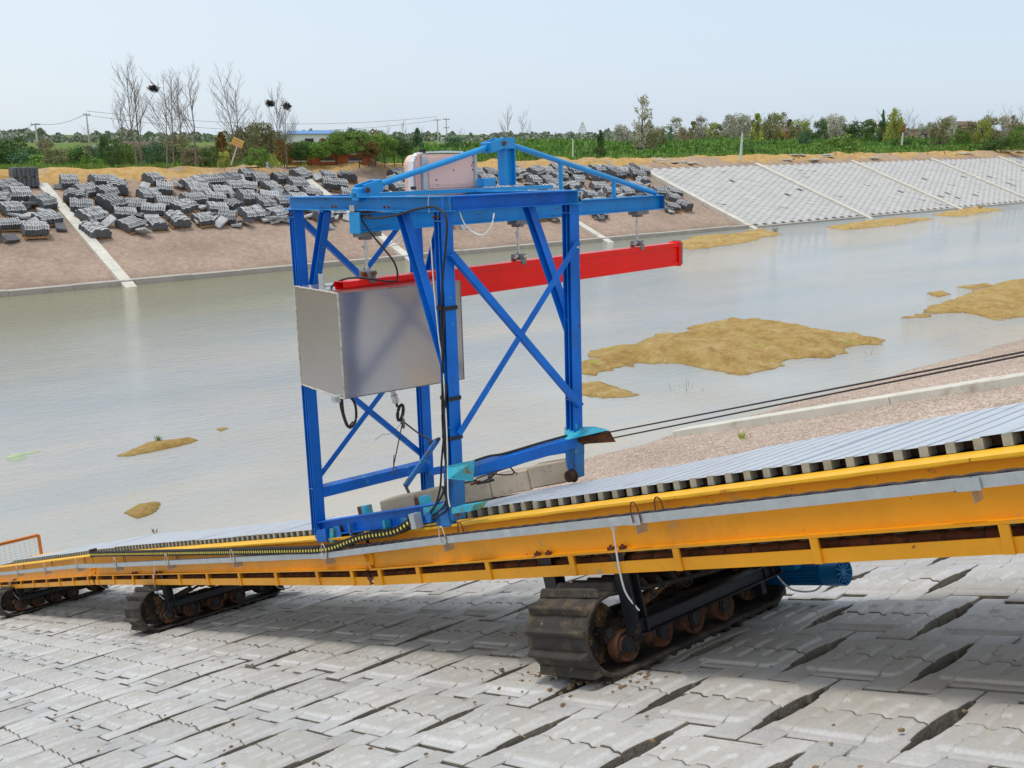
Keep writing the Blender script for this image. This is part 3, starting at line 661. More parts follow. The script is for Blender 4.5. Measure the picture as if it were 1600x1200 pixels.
# corrugated deck sheets
def far_edge(s):
    pts = [(-2, 5.15), (1.9, 4.98), (3.0, 4.86), (3.5, 4.72), (4.55, 4.53), (6.8, 4.42), (9.4, 4.45), (13.4, 4.62), (16, 4.5), (17.6, 4.2), (18.6, 4.0), (21, 3.95)]
    for (a, A), (b, B) in zip(pts, pts[1:]):
        if s <= b: return A + (B - A) * (s - a) / (b - a)
    return 4.0
WV = .115
for k in range(22):
    s0 = -2.2 + k * WV * 8.0; mb = MB(); prof = []
    for j in range(8):
        q = s0 + j * WV; prof += [(q, .374), (q + .012, .374), (q + .018, .41), (q + WV - .006, .41)]
    prof.append((s0 + 8 * WV - .001, .368))
    dx = rnd.uniform(-.012, .012); dn = .002 + .003 * (k % 2); n = len(prof); P = []
    for xi in range(4):
        for s, h in prof:
            xa = 3.80 + dx; xb = far_edge(s0 + .4) + (far_edge(s0 + .9) - far_edge(s0)) * ((s - s0 - .4)) + .01 * math.sin(k)
            t = xi / 3; P.append(F(xa + (xb - xa) * t, s, nb(s) + h + dn + .006 * math.sin(t * 3.1 + k)))
    mb.add(P, [(xi * n + j, xi * n + j + 1, (xi + 1) * n + j + 1, (xi + 1) * n + j) for xi in range(3) for j in range(n - 1)])
    for j in range(8):                                   # folded closers between the open rib ends
        q = s0 + j * WV - .014; n0 = nb(q); mb.add([F(3.80 + dx - .003, q, n0 + .367), F(3.80 + dx - .003, q + .040, n0 + .367), F(3.80 + dx + .0, q + .040, n0 + .409 + dn), F(3.80 + dx + .0, q, n0 + .409 + dn), F(3.86, q, n0 + .40), F(3.86, q + .040, n0 + .40), F(3.86, q, n0 + .367), F(3.86, q + .040, n0 + .367)], [(0, 1, 2, 3), (0, 3, 4, 6), (1, 7, 5, 2)], mi=1)
    P_(mb, 'deck_sheet', [M['sheet'], M['sheetedge']])
    mb = MB(); mb.add([F(3.87, s0, nb(s0) + .366), F(3.87, s0 + .92, nb(s0 + .92) + .366), F(3.87, s0 + .92, nb(s0 + .92) + .405), F(3.87, s0, nb(s0) + .405)], [(0, 1, 2, 3)]); P_(mb, 'rib_shade_sheet', M['darkrust'])  # added dark sheet standing for the shade inside the open ribs
# cable tray with brackets and hooks
def tray_n(s): 
    return nb(s) + (.262 if s < 6.3 else .232 if s < 13 else .245)
tp = [-2.4, 1.40, 3.15, 4.87, 6.45, 8.24, 9.92, 11.63, 13.23, 14.86, 16.55, 18.4, 20]
for a, b in zip(tp, tp[1:]):
    na_, nb_ = tray_n(a + .01), tray_n(b - .01); mb = MB(); dv = rnd.uniform(-.003, .003)
    for (xa, xb, h0, h1) in ((3.515, 3.519, 0, .044), (3.519, 3.566, 0, .004), (3.566, 3.570, 0, .044), (3.519, 3.528, .041, .044)):
        A = [F(xa, a, na_ + h0 + dv), F(xb, a, na_ + h0 + dv), F(xb, a, na_ + h1 + dv), F(xa, a, na_ + h1 + dv)]; B = [F(xa, b - .006, nb_ + h0 + dv), F(xb, b - .006, nb_ + h0 + dv), F(xb, b - .006, nb_ + h1 + dv), F(xa, b - .006, nb_ + h1 + dv)]
        mb.add(A + B, [(0, 1, 2, 3), (7, 6, 5, 4), (0, 4, 5, 1), (1, 5, 6, 2), (2, 6, 7, 3), (3, 7, 4, 0)])
    P_(mb, 'cable_tray', M['galv'])
for k, s in enumerate(hook_s):
    n = tray_n(s)
    mb = MB(); mb.add([F(3.508, s - .01, n - .002), F(3.60, s + .0, n - .002), F(3.60, s + .0, n - .05), F(3.512, s + .05, n - .004), F(3.60, s + .14, n - .004), F(3.505, s - .012, n - .05)], [(0, 1, 4, 3), (0, 5, 2, 1)])
    mb.add([F(3.506, s + .045, n + .046), F(3.506, s - .05, n + .046), F(3.506, s - .05, n - .002), F(3.506, s + .045, n - .002)], [(0, 1, 2, 3)])
    br = P_(mb, 'tray_bracket', M['galv'])
    if k == 0: continue
    for dd, xo in ((-.03, 3.50), (-.11, 3.59)):
        mb = MB(); w = .022
        mb.tube(bez([F(xo, s + dd + w, n + .01), F(xo, s + dd + w, n + .07), F(xo + .004, s + dd + w * .6, n + .108), F(xo + .006, s + dd - w * .4, n + .108), F(xo + .008, s + dd - w, n + .07), F(xo + .008, s + dd - w, n + .01)], 5), .0036, 6)
        P_(mb, 'rope_hook', M['rust'] if k in (1,) else M['hook'] if dd > -.05 else M['rust'], br)
# twisted black cable in the tray (uphill part)
mb = MB()
for ph in (0, math.pi):
    mb.tube([F(3.541 + .008 * math.cos(t * 26 + ph), t, tray_n(t) + .045 + .006 * math.sin(t * 26 + ph)) for t in fr(-2.3, 6.4, .03)], .0085, 6)
P_(mb, 'twisted_cable', M['rope'])
# bolts with white tie, white wires
for s in (3.38, 3.47, 3.99, 4.09, 10.5, 10.6, 11.3, 11.4, 17.3, 17.4):
    mb = MB(); n = nb(s) + .124; mb.cyl(F(3.615, s, n - .03), F(3.615, s, n + .028), .007, 6); mb.obox(F(3.615, s, n + .009), (FX, FS, FN), (.014, .016, .009)); P_(mb, 'bolt', M['rust'])
for s0 in (3.47, 10.62, 17.5):
    n = nb(s0) + .22; mb = MB()
    dx = .0 if s0 < 5 else -.02
    mb.tube(bez([F(3.57, s0 - .10, n + .03), F(3.575, s0 - .085, n - .05), F(3.60, s0 - .045 + (.15 if s0 > 5 else 0), n - .2), F(3.62, s0 - .035 + (.10 if s0 > 5 else 0), n - .33), F(3.66, s0 - .06, n - .43)]), .0055, 6)
    mb.obox(F(3.57, s0 - .102, n + .03), (FX, FS, FN), (.008, .014, .010))
    P_(mb, 'white_wire', M['whitecable'])
# sensor box
# ---------------- crawlers
def crawler(s0, first):
    """s0: uphill face of the belt. Every dimension is in the slope frame."""
    cb = MB()
    cb.bar(F(3.66, s0 + .12, .235), F(4.9, s0 + .12, .20), .05, .12, FN); cb.bar(F(3.66, s0 + .38, .235), F(4.9, s0 + .38, .20), .05, .12, FN)
    cb.obox(F(4.2, s0 + .25, .25), (FX, FS, FN), (.05, .14, .04)); cb.obox(F(4.75, s0 + .25, .22), (FX, FS, FN), (.05, .14, .04))
    cr = P_(cb, 'crawler', M['mudblack'], bevel=.005)
    # loop path (x, n)
    path = []
    c0, r0, c1, r1 = (3.575, .245), .222, (4.86, .185), .16
    for k in range(13): t = math.pi / 2 + math.pi * k / 12; path.append((c0[0] + r0 * math.cos(t), c0[1] + r0 * math.sin(t)))
    for k in range(1, 17): f_ = k / 17; path.append((c0[0] + (c1[0] - c0[0]) * f_, (c0[1] - r0) * (1 - f_) + (c1[1] - r1) * f_ + (.006 if k % 4 < 2 else 0)))
    for k in range(10): t = -math.pi / 2 + math.pi * k / 9; path.append((c1[0] + r1 * math.cos(t), c1[1] + r1 * math.sin(t)))
    for k in range(1, 15): f_ = k / 15; path.append((c1[0] + (c0[0] - c1[0]) * f_, (c1[1] + r1) * (1 - f_) + (c0[1] + r0) * f_ - .022 * math.sin(f_ * math.pi)))
    n = len(path); mb = MB(); P = []
    th = .022
    nrm = []
    for i in range(n):
        a = V(path[i - 1]); b = V(path[(i + 1) % n]); d = (b - a).normalized(); nrm.append(V((-d.y, d.x)) * -1)
    cx = sum(p[0] for p in path) / n; cy = sum(p[1] for p in path) / n
    W0, W1 = s0, s0 + .49
    secs = [(W0, .0), (W0 + .04, .004), (W0 + .1, .0), ((W0 + W1) / 2, .006), (W1 - .1, .0), (W1 - .04, .004), (W1, .0)]
    m = len(secs)
    for i, p in enumerate(path):
        nn = nrm[i]
        if (V(p) + nn * .01 - V((cx, .23))).length < (V(p) - V((cx, .23))).length and abs(p[0] - cx) > .5: nn = -nn
        for (s, h) in secs: P.append(F(p[0] + nn.x * h, s, p[1] + nn.y * h))
        for (s, h) in reversed(secs): P.append(F(p[0] - nn.x * th, s, p[1] - nn.y * th))
    M2 = 2 * m
    mb.add(P, [(i * M2 + k, i * M2 + (k + 1) % M2, ((i + 1) % n) * M2 + (k + 1) % M2, ((i + 1) % n) * M2 + k) for i in range(n) for k in range(M2)], True)
    P_(mb, 'track_belt', M['rubber'], cr)
    # lugs
    mb = MB(); per = [0]
    for i in range(n): per.append(per[-1] + (V(path[(i + 1) % n]) - V(path[i])).length)
    tot = per[-1]; K = 33
    for k in range(K):
        t = tot * (k + .5) / K; i = max(j for j in range(n) if per[j] <= t); f_ = (t - per[i]) / (per[i + 1] - per[i] + 1e-9)
        a = V(path[i]); b = V(path[(i + 1) % n]); p = a.lerp(b, f_); d = (b - a).normalized(); nn = V((d.y, -d.x))
        if (p + nn - V((4.24, .21))).length < (p - nn - V((4.24, .21))).length: nn = -nn
        if abs(p.x - 4.24) < .55: nn = V((0, 1)) if p.y > .2 else V((0, -1))
        hh = .046; wb, wt = .025, .009
        for (sa, sb) in ((W0 + .0, W0 + .49),):
            Q = []
            for s in (sa, sb):
                sh = .022 if s in (sa,) else -.022
                Q += [p - d * wb, p + d * wb, p + nn * hh + d * wt, p + nn * hh - d * wt]
                Q[-4:] = [F(q.x, s + (sh if idx > 1 else 0), q.y) for idx, q in enumerate(Q[-4:])]
            mb.add(Q, [(0, 1, 2, 3), (7, 6, 5, 4), (0, 4, 5, 1), (1, 5, 6, 2), (2, 6, 7, 3), (3, 7, 4, 0)])
        if k % 1 == 0:
            Q = F(p.x + nn.x * .012, (W0 + W1) / 2, p.y + nn.y * .012)
    P_(mb, 'tread_lugs', M['rubber'], cr, bevel=.006)
    # road wheels
    def wheel(x, nn_, r, s_, two=True):
        for ss in (s_, s_ + .29):
            mb = MB(); prof = [(0, r * .35), (-.018, r * .35), (-.018, r * .62), (-.006, r * .66), (-.006, r * .80), (-.022, r * .84), (-.022, r), (.022, r), (.03, r * 1.12), (.04, r * 1.12), (.04, r * .3)]
            P = []; K2 = 22
            for a, b in prof:
                for j in range(K2): t = 2 * math.pi * j / K2; P.append(F(x + b * math.cos(t), ss + a, nn_ + b * math.sin(t)))
            mb.add(P, [(q * K2 + j, q * K2 + (j + 1) % K2, (q + 1) * K2 + (j + 1) % K2, (q + 1) * K2 + j) for q in range(len(prof) - 1) for j in range(K2)], True)
            P_(mb, 'road_wheel', M['wheel'], cr)
        mb = MB(); mb.cyl(F(x, s_ - .035, nn_), F(x, s_ + .32, nn_), r * .36, 6 if True else 12); mb.cyl(F(x, s_ - .028, nn_), F(x, s_, nn_), r * .5, 10)
        P_(mb, 'wheel_hub', M['black'], cr)
    for k in range(4): wheel(3.665 + k * .265, .158 - .006 * k, .088, s0 + .06)
    wheel(4.22, .375, .062, s0 + .075); wheel(3.60, .235, .15, s0 + .16) if False else None
    for (x, nn_, r) in ((3.58, .245, .165), (4.86, .185, .13)):     # idler and sprocket
        mb = MB()
        for ss in (s0 + .17, s0 + .30):
            mb.cyl(F(x, ss, nn_), F(x, ss + .03, nn_), r, 20)
        mb.cyl(F(x, s0 + .06, nn_), F(x, s0 + .44, nn_), .03, 10)
        P_(mb, 'idler_wheel', M['mudblack'], cr)
    mb = MB()                                     # tension rod and upper frame members with mud
    mb.bar(F(3.72, s0 + .09, .30), F(3.98, s0 + .09, .36), .05, .055, FN); mb.cyl(F(3.95, s0 + .08, .34), F(4.06, s0 + .08, .365), .014, 8)
    P_(mb, 'tension_arm', M['mudblack'], cr, bevel=.004)
    mb = MB(); mb.bar(F(3.55, s0 + .1, .22), F(3.75, s0 + .1, .27), .04, .05, FN); P_(mb, 'tension_fork', M['mudblack'], cr, bevel=.004)
    for x in (3.80, 4.07, 4.33): mb = MB(); mb.obox(F(x, s0 + .11, .18), (FX, FS, FN), (.03, .03, .05)); P_(mb, 'wheel_bracket', M['mudblack'], cr, bevel=.004)
    # carrying portal
    nbt = nb(s0) + .112
    for ss in (s0 - .055, s0 + .545):
        for xx, ww in ((3.675, .10), (4.75, .09)):
            mb = MB(); mb.ext(F(xx, ss, .222 if ss < s0 else .30), F(xx, ss, nbt - .001), isec(ww, .075, .010), FX); P_(mb, 'support_post', M['black'], cr)
    mb = MB()
    mb.bar(F(3.635, s0 - .055, .262), F(4.88, s0 - .055, .262), .06, .068, FN); mb.bar(F(3.635, s0 - .075, .299), F(4.88, s0 - .075, .299), .09, .006, FN); mb.bar(F(3.635, s0 - .075, .225), F(4.88, s0 - .075, .225), .09, .006, FN)
    mb.obox(F(4.70, s0 - .05, .19), (FX, FS, FN), (.02, .03, .05)); P_(mb, 'side_rail', M['black'], cr, bevel=.003)
    # motor
    mb = MB(); ax = .205
    xm = 4.96; ax = .195
    mb.cyl(F(xm, s0 + .2, ax), F(xm, s0 - .02, ax), .072, 20); mb.cyl(F(xm, s0 - .02, ax), F(xm, s0 - .06, ax), .082, 20)
    for k in range(24):
        t = 2 * math.pi * k / 24; c = V((math.cos(t), math.sin(t)))
        mb.bar(F(xm + c.x * .066, s0 - .06, ax + c.y * .066), F(xm + c.x * .066, s0 - .33, ax + c.y * .066), .004, .018, FX * c.x + FN * c.y)
    mb.cyl(F(xm, s0 - .06, ax), F(xm, s0 - .33, ax), .063, 20); mb.obox(F(xm - .07, s0 - .16, ax + .075), (FX, FS, FN), (.04, .055, .03))
    mo = P_(mb, 'motor', M['motor'], cr)
    mb = MB(); mb.tube([F(xm, s0 - .34, ax), F(xm, s0 - .45, ax), F(xm, s0 - .462, ax)], .078, 24, cap=False)
    for k in range(1, 5): mb.tube([F(xm + .018 * k * math.cos(t), s0 - .455, ax + .018 * k * math.sin(t)) for t in fr(0, 2 * math.pi, math.pi / 12)], .0025, 4)
    for k in range(12): t = math.pi * k / 6; mb.bar(F(xm, s0 - .455, ax), F(xm + .076 * math.cos(t), s0 - .455, ax + .076 * math.sin(t)), .004, .004, FS)
    mb.cyl(F(xm, s0 - .36, ax), F(xm, s0 - .37, ax), .076, 24)
    P_(mb, 'fan_cover', M['boomblue'] if False else M['motor'], cr)
    mb = MB(); mb.tube(bez([F(4.83, s0 - .08, .22), F(4.86, s0 - .15, .12), F(4.95, s0 - .24, .09), F(5.0, s0 - .30, .15)]), .006, 6); P_(mb, 'motor_cable', M['whitecable'], cr)
    mb = MB(); mb.cyl(F(4.97, s0 + .2, .2), F(4.86, s0 + .3, .19), .12, 16); P_(mb, 'gearbox', M['mudblack'], cr)
for k, s0 in enumerate((3.52, 10.62, 17.42)): crawler(s0, k == 0)
# loose dried mud at the foot of the near crawler
mb = MB()
for k in range(160):
    x = 3.55 + rnd.gauss(0, .16); s = 3.8 + rnd.gauss(0, .28); r = rnd.uniform(.003, .011)
    mb.obox(F(x, s, r * .6 + .01), (FX, FS, FN), (r, r * rnd.uniform(.6, 1.4), r * .6))
for k in range(90):
    x = rnd.uniform(1.5, 4.2); s = rnd.uniform(1.5, 8); r = rnd.uniform(.003, .009)
    mb.obox(F(x, s, r * .6 + .012), (FX, FS, FN), (r, r * rnd.uniform(.6, 1.4), r * .6))
o = mb.build('mud_crumbs', mat('dry_mud', (.24, .16, .085), .9, 0, .3, 20)); o['kind'] = 'stuff'

# ------------------------------------------------------------------ blue gantry
g = thing('gantry_frame', 'blue welded steel gantry with cantilever jib standing on the yellow machine', 'gantry', G(.5, .9, -2.2))
def Q_(mb, name, m, parent=None, **k): return part(mb, name, m, parent or g, g, **k)
HW = 1.04; VL = 1.85
# columns: angle-pair channels
def colm(u, v, wb, wt=-.048):
    mb = MB(); prof = [(-.040, -.041), (.040, -.041), (.040, .041), (.033, .041), (.033, -.034), (-.033, -.034), (-.033, .041), (-.040, .041)]
    if v > 1: prof = [(a, b) for a, b in prof]
    mb.ext(G(u, v, wb), G(u, v, wt), prof, GX * -1 if True else GX)
    mb.ext(G(u + .0, v, wb), G(u, v, wt), [(-.005, -.033), (.005, -.033), (.005, .038), (-.005, .038)], GX * -1)
    return Q_(mb, 'column', M['blue'])
wR1, wL1, wR2, wL2 = -1.93, -2.53, -1.88, -2.44
colm(0, 0.02, wR1); colm(0, VL - .02, wL1); colm(HW, 0.02, wR2); colm(HW, VL - .02, wL2)
for (u, v, wf) in ((0, .02, wR1), (HW, .02, wR2)):     # worn lower shoes
    mb = MB(); c = G(u, v, wf + .14); 
    for du, dv, a, b in ((-.0445, 0, .003, .044), (0, -.0445, .044, .003)):
        mb.obox(G(u + du, v + dv, wf + .12), (GX, GY, GZ), (a, b, .15))
    Q_(mb, 'foot_plate', M['blue_worn'])
# top frame
for p, q in (((0, -.055, 0), (0, VL + .06, 0)), ((HW, -.055, 0), (HW, VL + .045, 0))):
    mb = MB(); mb.ext(G(*p), G(*q), isec(.095, .092, .008), GZ); Q_(mb, 'top_beam', M['beamblue'], bevel=.0015)
for v in (0.0, VL - .01):
    mb = MB(); mb.ext(G(.056, v, 0), G(HW - .056, v, 0), isec(.11, .091, .009), GZ); Q_(mb, 'top_beam', M['blue'], bevel=.0015)
mb = MB(); mb.obox(G(-.050, -.050, 0), (GX, GY, GZ), (.005, .005, .036)); Q_(mb, 'corner_plate', M['blue'])
# low horizontals
mb = MB(); mb.bar(G(.038, .0, -1.67), G(HW - .038, .0, -1.65), .09, .075, GZ); Q_(mb, 'cross_member', M['blue'], bevel=.002)
mb = MB(); mb.bar(G(.038, VL - .02, -2.20), G(HW - .038, VL - .02, -2.20), .09, .08, GZ); Q_(mb, 'cross_member', M['blue'], bevel=.002)
mb = MB(); mb.bar(G(HW, .08, -2.02 + .3), G(HW, VL - .09, -2.02 - .22), .06, .06, GZ); Q_(mb, 'cross_member', M['blue'], bevel=.002)
# braces
def brace(p, q, name='brace', w=.042, sx=1, sy=1, up=None):
    mb = MB(); mb.ext(p, q, angle(w, .006, sx, sy), up or GY); return Q_(mb, name, M['blue'])
brace(G(.0, -.042, -.29), G(HW + .0, -.042, -1.40)); brace(G(HW + .0, -.036, -.29), G(.0, -.036, -1.40), sx=-1)
brace(G(.0, VL + .036, -.06), G(HW, VL + .036, -1.05)); brace(G(HW, VL + .042, -.10), G(.0, VL + .042, -1.11), sx=-1)
brace(G(.0, VL + .036, -1.14), G(HW, VL + .036, -2.12)); brace(G(HW, VL + .042, -1.19), G(.0, VL + .042, -2.15), sx=-1)
for u in (0, HW):
    for (a, b) in ((.45, .045), (VL - .45, VL - .045)):
        mb = MB(); mb.ext(G(u, a, -.048), G(u, b, -.97 if u == 0 else -.88), [(x * .74, y * .72) for x, y in [(-.045, -.04), (.045, -.04), (.045, .04), (.038, .04), (.038, -.033), (-.038, -.033), (-.038, .04), (-.045, .04)]], GX * -1)
        Q_(mb, 'knee_brace', M['blue'])
wr = random.Random(9)
for (u, v, w) in ((0, .02, -.10), (0, VL - .02, -.10), (HW, .02, -.10), (0, .02, -1.36), (HW, .02, -1.36), (0, .45, -.055), (0, VL - .45, -.055), (HW, .02, -1.62), (0, VL - .02, -2.16)):
    mb = MB(); c = G(u, v, w); mb.tube([c + GY * (-.040 + .080 * k / 10) - GX * .043 + GZ * wr.uniform(-.003, .003) for k in range(11)], .0045, 5); Q_(mb, 'weld_bead', M['blue_worn'])
for (u, v, w, du) in ((0, .02, -.075, -1), (0, VL - .02, -.075, -1), (HW, .0, -.02, 0), (0, 1.2, -.02, -1), (0, .55, -.02, -1)):
    for k in range(2):
        mb = MB(); c = G(u - .047 if du else u + .02, v - .02 + .045 * k if du else -.050, w); ax_ = GX if du else GY; mb.cyl(c - ax_ * .008, c + ax_ * .004, .009, 6); Q_(mb, 'bolt_head', M['rust'])
# wheel carriage along the near rail and on the deck side
def rail_pt(s, x=3.66, dn=.365): return F(x, s, nb(s) + dn)
mb = MB(); a = rail_pt(6.72, 3.66, .437); b = rail_pt(5.02, 3.66, .452); mb.ext(a, b, isec(.085, .115, .007), FN); Q_(mb, 'carriage_beam', M['blue'])
for s, xx in ((6.75, 3.68), (6.42, 3.68), (5.02, 3.68), (5.45, 3.68)):
    c = rail_pt(s, xx, .365 + .045); mb = MB(); mb.cyl(c - FX * .03, c + FX * .03, .044, 18); mb.cyl(c + FX * .03, c + FX * .042, .056, 18); mb.cyl(c - FX * .06, c - FX * .03, .016, 8); Q_(mb, 'rail_wheel', M['rust'])
    mb = MB(); mb.obox(rail_pt(s, xx - .055, .40), (FX, FS, FN), (.006, .045, .05)); Q_(mb, 'wheel_plate', M['blue_worn'], bevel=.002)
c = F(4.62, 4.83, nb(4.83) + .41 + .045); mb = MB(); mb.cyl(c - FX * .02, c + FX * .02, .040, 18); mb.cyl(c + FX * .02, c + FX * .03, .048, 18); Q_(mb, 'rail_wheel', M['darkrust'])
c = F(4.62, 6.70, nb(6.7) + .41 + .045); mb = MB(); mb.cyl(c - FX * .03, c + FX * .04, .045, 18); Q_(mb, 'rail_wheel', M['rust'])
for s in (5.35, 6.2):
    mb = MB(); mb.obox(rail_pt(s, 3.66, .415), (FX, FS, FN), (.055, .012, .045)); Q_(mb, 'stiffener', M['blue_worn'])
mb = MB(); mb.obox(rail_pt(4.92, 3.62, .415), (FX, FS, FN), (.03, .05, .06)); Q_(mb, 'drive_housing', M['blue_worn'], bevel=.004); mb = MB(); mb.cyl(rail_pt(5.1, 3.59, .43), rail_pt(5.1, 3.67, .43), .035, 14); Q_(mb, 'drive_wheel', M['blue_worn'])
# rusty sockets and turquoise scraper plates
for (s, x, n, a) in ((6.22, 3.76, .53, .03), (5.42, 3.76, .53, .03)):
    mb = MB(); mb.obox(F(x, s, nb(s) + n), (FX, FS, FN), (.028, .030, .030)); mb.obox(F(x, s + .031, nb(s) + n), (FX, FS, FN), (.020, .002, .020)); Q_(mb, 'socket_tube', [M['rust']], bevel=.002)
    mb = MB(); mb.obox(F(x, s - .062, nb(s) + n), (FX, FS, FN), (.030, .030, .032)); Q_(mb, 'socket_end', M['teal'])
def gp(px, py, u): # point of the near gantry plane seen at that spot
    d = ray(px, py); e = GX; t = (u - (V((0, 0, CAM_H)) - GO).dot(e)) / d.dot(e); return V((0, 0, CAM_H)) + d * t
def plate(pts, u0, th, m, name, du=()):
    mb = MB(); P = [gp(x, y, u0 + (du[i] if du else 0)) for i, (x, y) in enumerate(pts)]; n = len(P)
    mb.add(P + [p + GX * th for p in P], [tuple(range(n)), tuple(range(n, 2 * n))[::-1]] + [(k, n + k, n + (k + 1) % n, (k + 1) % n) for k in range(n)]); return Q_(mb, name, m)
plate([(699, 728), (740, 719), (738, 752), (700, 748)], -.17, .008, M['teal'], 'guard_plate', (0, 0, .05, -.02))
plate([(705, 794), (742, 788), (735, 799), (706, 803)], -.12, .10, M['teal'], 'guard_plate')
plate([(661, 793), (700, 786), (700, 800), (662, 806)], -.03, .03, M['teal'], 'guard_plate')
plate([(494, 829), (508, 826), (510, 846), (496, 848)], -.07, .05, M['blue'], 'guard_plate')
plate([(515, 826), (520, 825), (520, 847), (515, 848)], -.05, .03, M['teal'], 'guard_plate')
plate([(597, 814), (600, 813), (604, 838), (600, 838)], -.05, .05, M['teal'], 'guard_plate')
# far scraper plate at the uphill end of the cross member
mb = MB(); A = G(.86, -.02, -1.60); mb.add([G(.90, -.03, -1.62), G(1.02, .10, -1.57), G(1.12, -.10, -1.55), G(1.12, -.24, -1.55)], [(0, 1, 2, 3)])
Q_(mb, 'scraper_blade', M['teal'])
mb = MB(); mb.add([G(1.12, -.24, -1.555), G(1.14, -.28, -1.63), G(1.06, -.08, -1.665), G(1.0, .02, -1.65), G(1.02, .05, -1.60)], [(0, 1, 2, 3, 4)]); Q_(mb, 'scraper_underside', M['rust'])
# tape bands
for (w, u, v, h) in ((-.62, 0, .02, .012), (-1.18, 0, .02, .012), (-1.43, 0, .02, .010), (-1.70, 0, .02, .045), (-1.72, HW, .02, .03)):
    mb = MB(); mb.obox(G(u, v, w), (GX, GY, GZ), (.047, .047, h)); Q_(mb, 'tape_band', M['tape'])
# jib
JA = V((-.05, .93)); JB = V((3.30, 1.27)); JD = (JB - JA).normalized()
def J(t, dv, w): p = JA + JD * t + V((-JD.y, JD.x)) * dv; return G(p.x, p.y, w)
JL = (JB - JA).length
JX = (J(1, 0, 0) - J(0, 0, 0)).normalized(); JY = (J(0, 1, 0) - J(0, 0, 0)).normalized()
mb = MB(); mb.ext(J(0, 0, -.125), J(JL, 0, -.125), isec(.10, .125, .009), GZ); jib = Q_(mb, 'jib_beam', M['beamblue'], bevel=.0015)
mb = MB(); mb.obox(J(-.006, 0, -.125), (JX, JY, GZ), (.005, .055, .07)); Q_(mb, 'end_plate', M['boomblue'], jib)
mb = MB(); mb.obox(J(JL + .003, 0, -.125), (JX, JY, GZ), (.003, .05, .0635)); Q_(mb, 'end_plate', M['blue_worn'], jib)
mb = MB(); mb.obox(J(.10, 0, -.053), (JX, JY, GZ), (.09, .07, .005)); mb.cyl(J(.06, -.04, -.1), J(.06, -.04, .0), .009, 6); mb.cyl(J(.09, -.04, -.1), J(.09, -.04, .0), .009, 6); Q_(mb, 'clamp_plate', M['rust'], jib)
# longitudinal beam on top carrying mast and cabinet
mb = MB(); mb.ext(J(.0, .0, .052), J(1.9, 0, .052), [(-.05, -.014), (.05, -.014), (.05, .014), (-.05, .014)], GZ); Q_(mb, 'mast_sill', M['boomblue'])
mb = MB(); mb.box((0, 0, 0), (0, 0, 0)) if False else None
mb.ext(J(1.44, 0, .077), J(1.44, 0, .425), isec(.085, .11, .009), JX); mb.obox(J(1.42, 0, .385), (JX, JY, GZ), (.065, .048, .040)); mast = Q_(mb, 'mast', M['boomblue'], bevel=.002)
mb = MB(); mb.cyl(J(1.365, -.065, .385), J(1.365, .06, .385), .018, 6); mb.cyl(J(.07, -.065, .085), J(.07, .06, .085), .018, 6); Q_(mb, 'hinge_bolt', M['rust'])
def clevis(c, d, name='clevis'):
    mb = MB(); e = c + d * .13
    for o_ in (-.045, .045): mb.obox((c + e) / 2 + JY * o_ - d * .01, (d, JY, d.cross(JY)), (.075, .006, .04))
    mb.obox(e, (d, JY, d.cross(JY)), (.012, .05, .038)); Q_(mb, name, M['boomblue'], bevel=.003)
dL = (J(1.365, 0, .385) - J(.07, 0, .085)).normalized()
clevis(J(.07, 0, .085), dL); clevis(J(1.365, 0, .385), -dL)
mb = MB(); mb.obox(J(.05, 0, .06), (JX, JY, GZ), (.05, .036, .045)); Q_(mb, 'rod_lug', M['boomblue'], bevel=.01)
mb = MB(); mb.cyl(J(.07, 0, .085) + dL * .13, J(1.365, 0, .385) - dL * .13, .021, 16); Q_(mb, 'tie_rod', M['boomblue'])
r0, r1 = J(1.49, 0, .375), J(JL - .06, 0, -.045); mb = MB(); mb.cyl(r0, r1, .021, 16); Q_(mb, 'tie_rod', M['boomblue'])
for t in (2.05, 2.72):
    f_ = (t - 1.49) / (JL - .06 - 1.49); top = r0.lerp(r1, f_); mb = MB(); bt = J(t, 0, -.0625); mb.cyl(bt, bt + GZ * ((top - bt).dot(GZ)), .018, 14); Q_(mb, 'strut', M['boomblue'])
mb = MB(); mb.obox(J(1.20, -.02, .105), (JX, JY, GZ), (.06, .04, .03)); Q_(mb, 'lug_block', M['boomblue'], bevel=.004)
# swing lever with black handle, near the far left column
mb = MB(); a = gp(683, 688, .9); b = gp(633, 760, .55); mb.bar(a, b, .03, .035, GX); Q_(mb, 'lever_arm', M['blue_worn'])
mb = MB(); mb.cyl(gp(633, 758, .55), gp(644, 780, .50), .012, 8); Q_(mb, 'lever_grip', M['cable']); mb = MB(); mb.cyl(gp(672, 692, .9), gp(686, 686, .9), .016, 8); Q_(mb, 'lever_pivot', M['cable'])
# cables fixed to the gantry
def gcab(pts, r, m, name='cable', n=8):
    mb = MB(); mb.tube(bez([gp(x, y, u * .78 if u < 0 else u) for x, y, u in pts], n), r, 6); return Q_(mb, name, m)
gcab([(556, 334, .0), (580, 341, -.07), (620, 336, -.07), (650, 327, -.07), (680, 324, -.07), (697, 340, -.07), (697, 380, -.07), (692, 430, -.07), (690, 500, -.068), (693, 600, -.068), (696, 680, -.07), (699, 740, -.08), (690, 775, -.08), (672, 800, -.06)], .0075, M['cable'])
gcab([(694, 480, -.068), (692, 560, -.068), (691, 640, -.07), (694, 700, -.075), (700, 760, -.08), (694, 790, -.08), (676, 805, -.06)], .007, M['cable'])
gcab([(697, 600, -.07), (695, 660, -.07), (690, 720, -.075), (688, 760, -.08), (680, 790, -.07), (668, 806, -.05)], .007, M['cable'])
gcab([(691, 760, -.08), (700, 790, -.08), (690, 803, -.08), (672, 812, -.06)], .007, M['cable'])
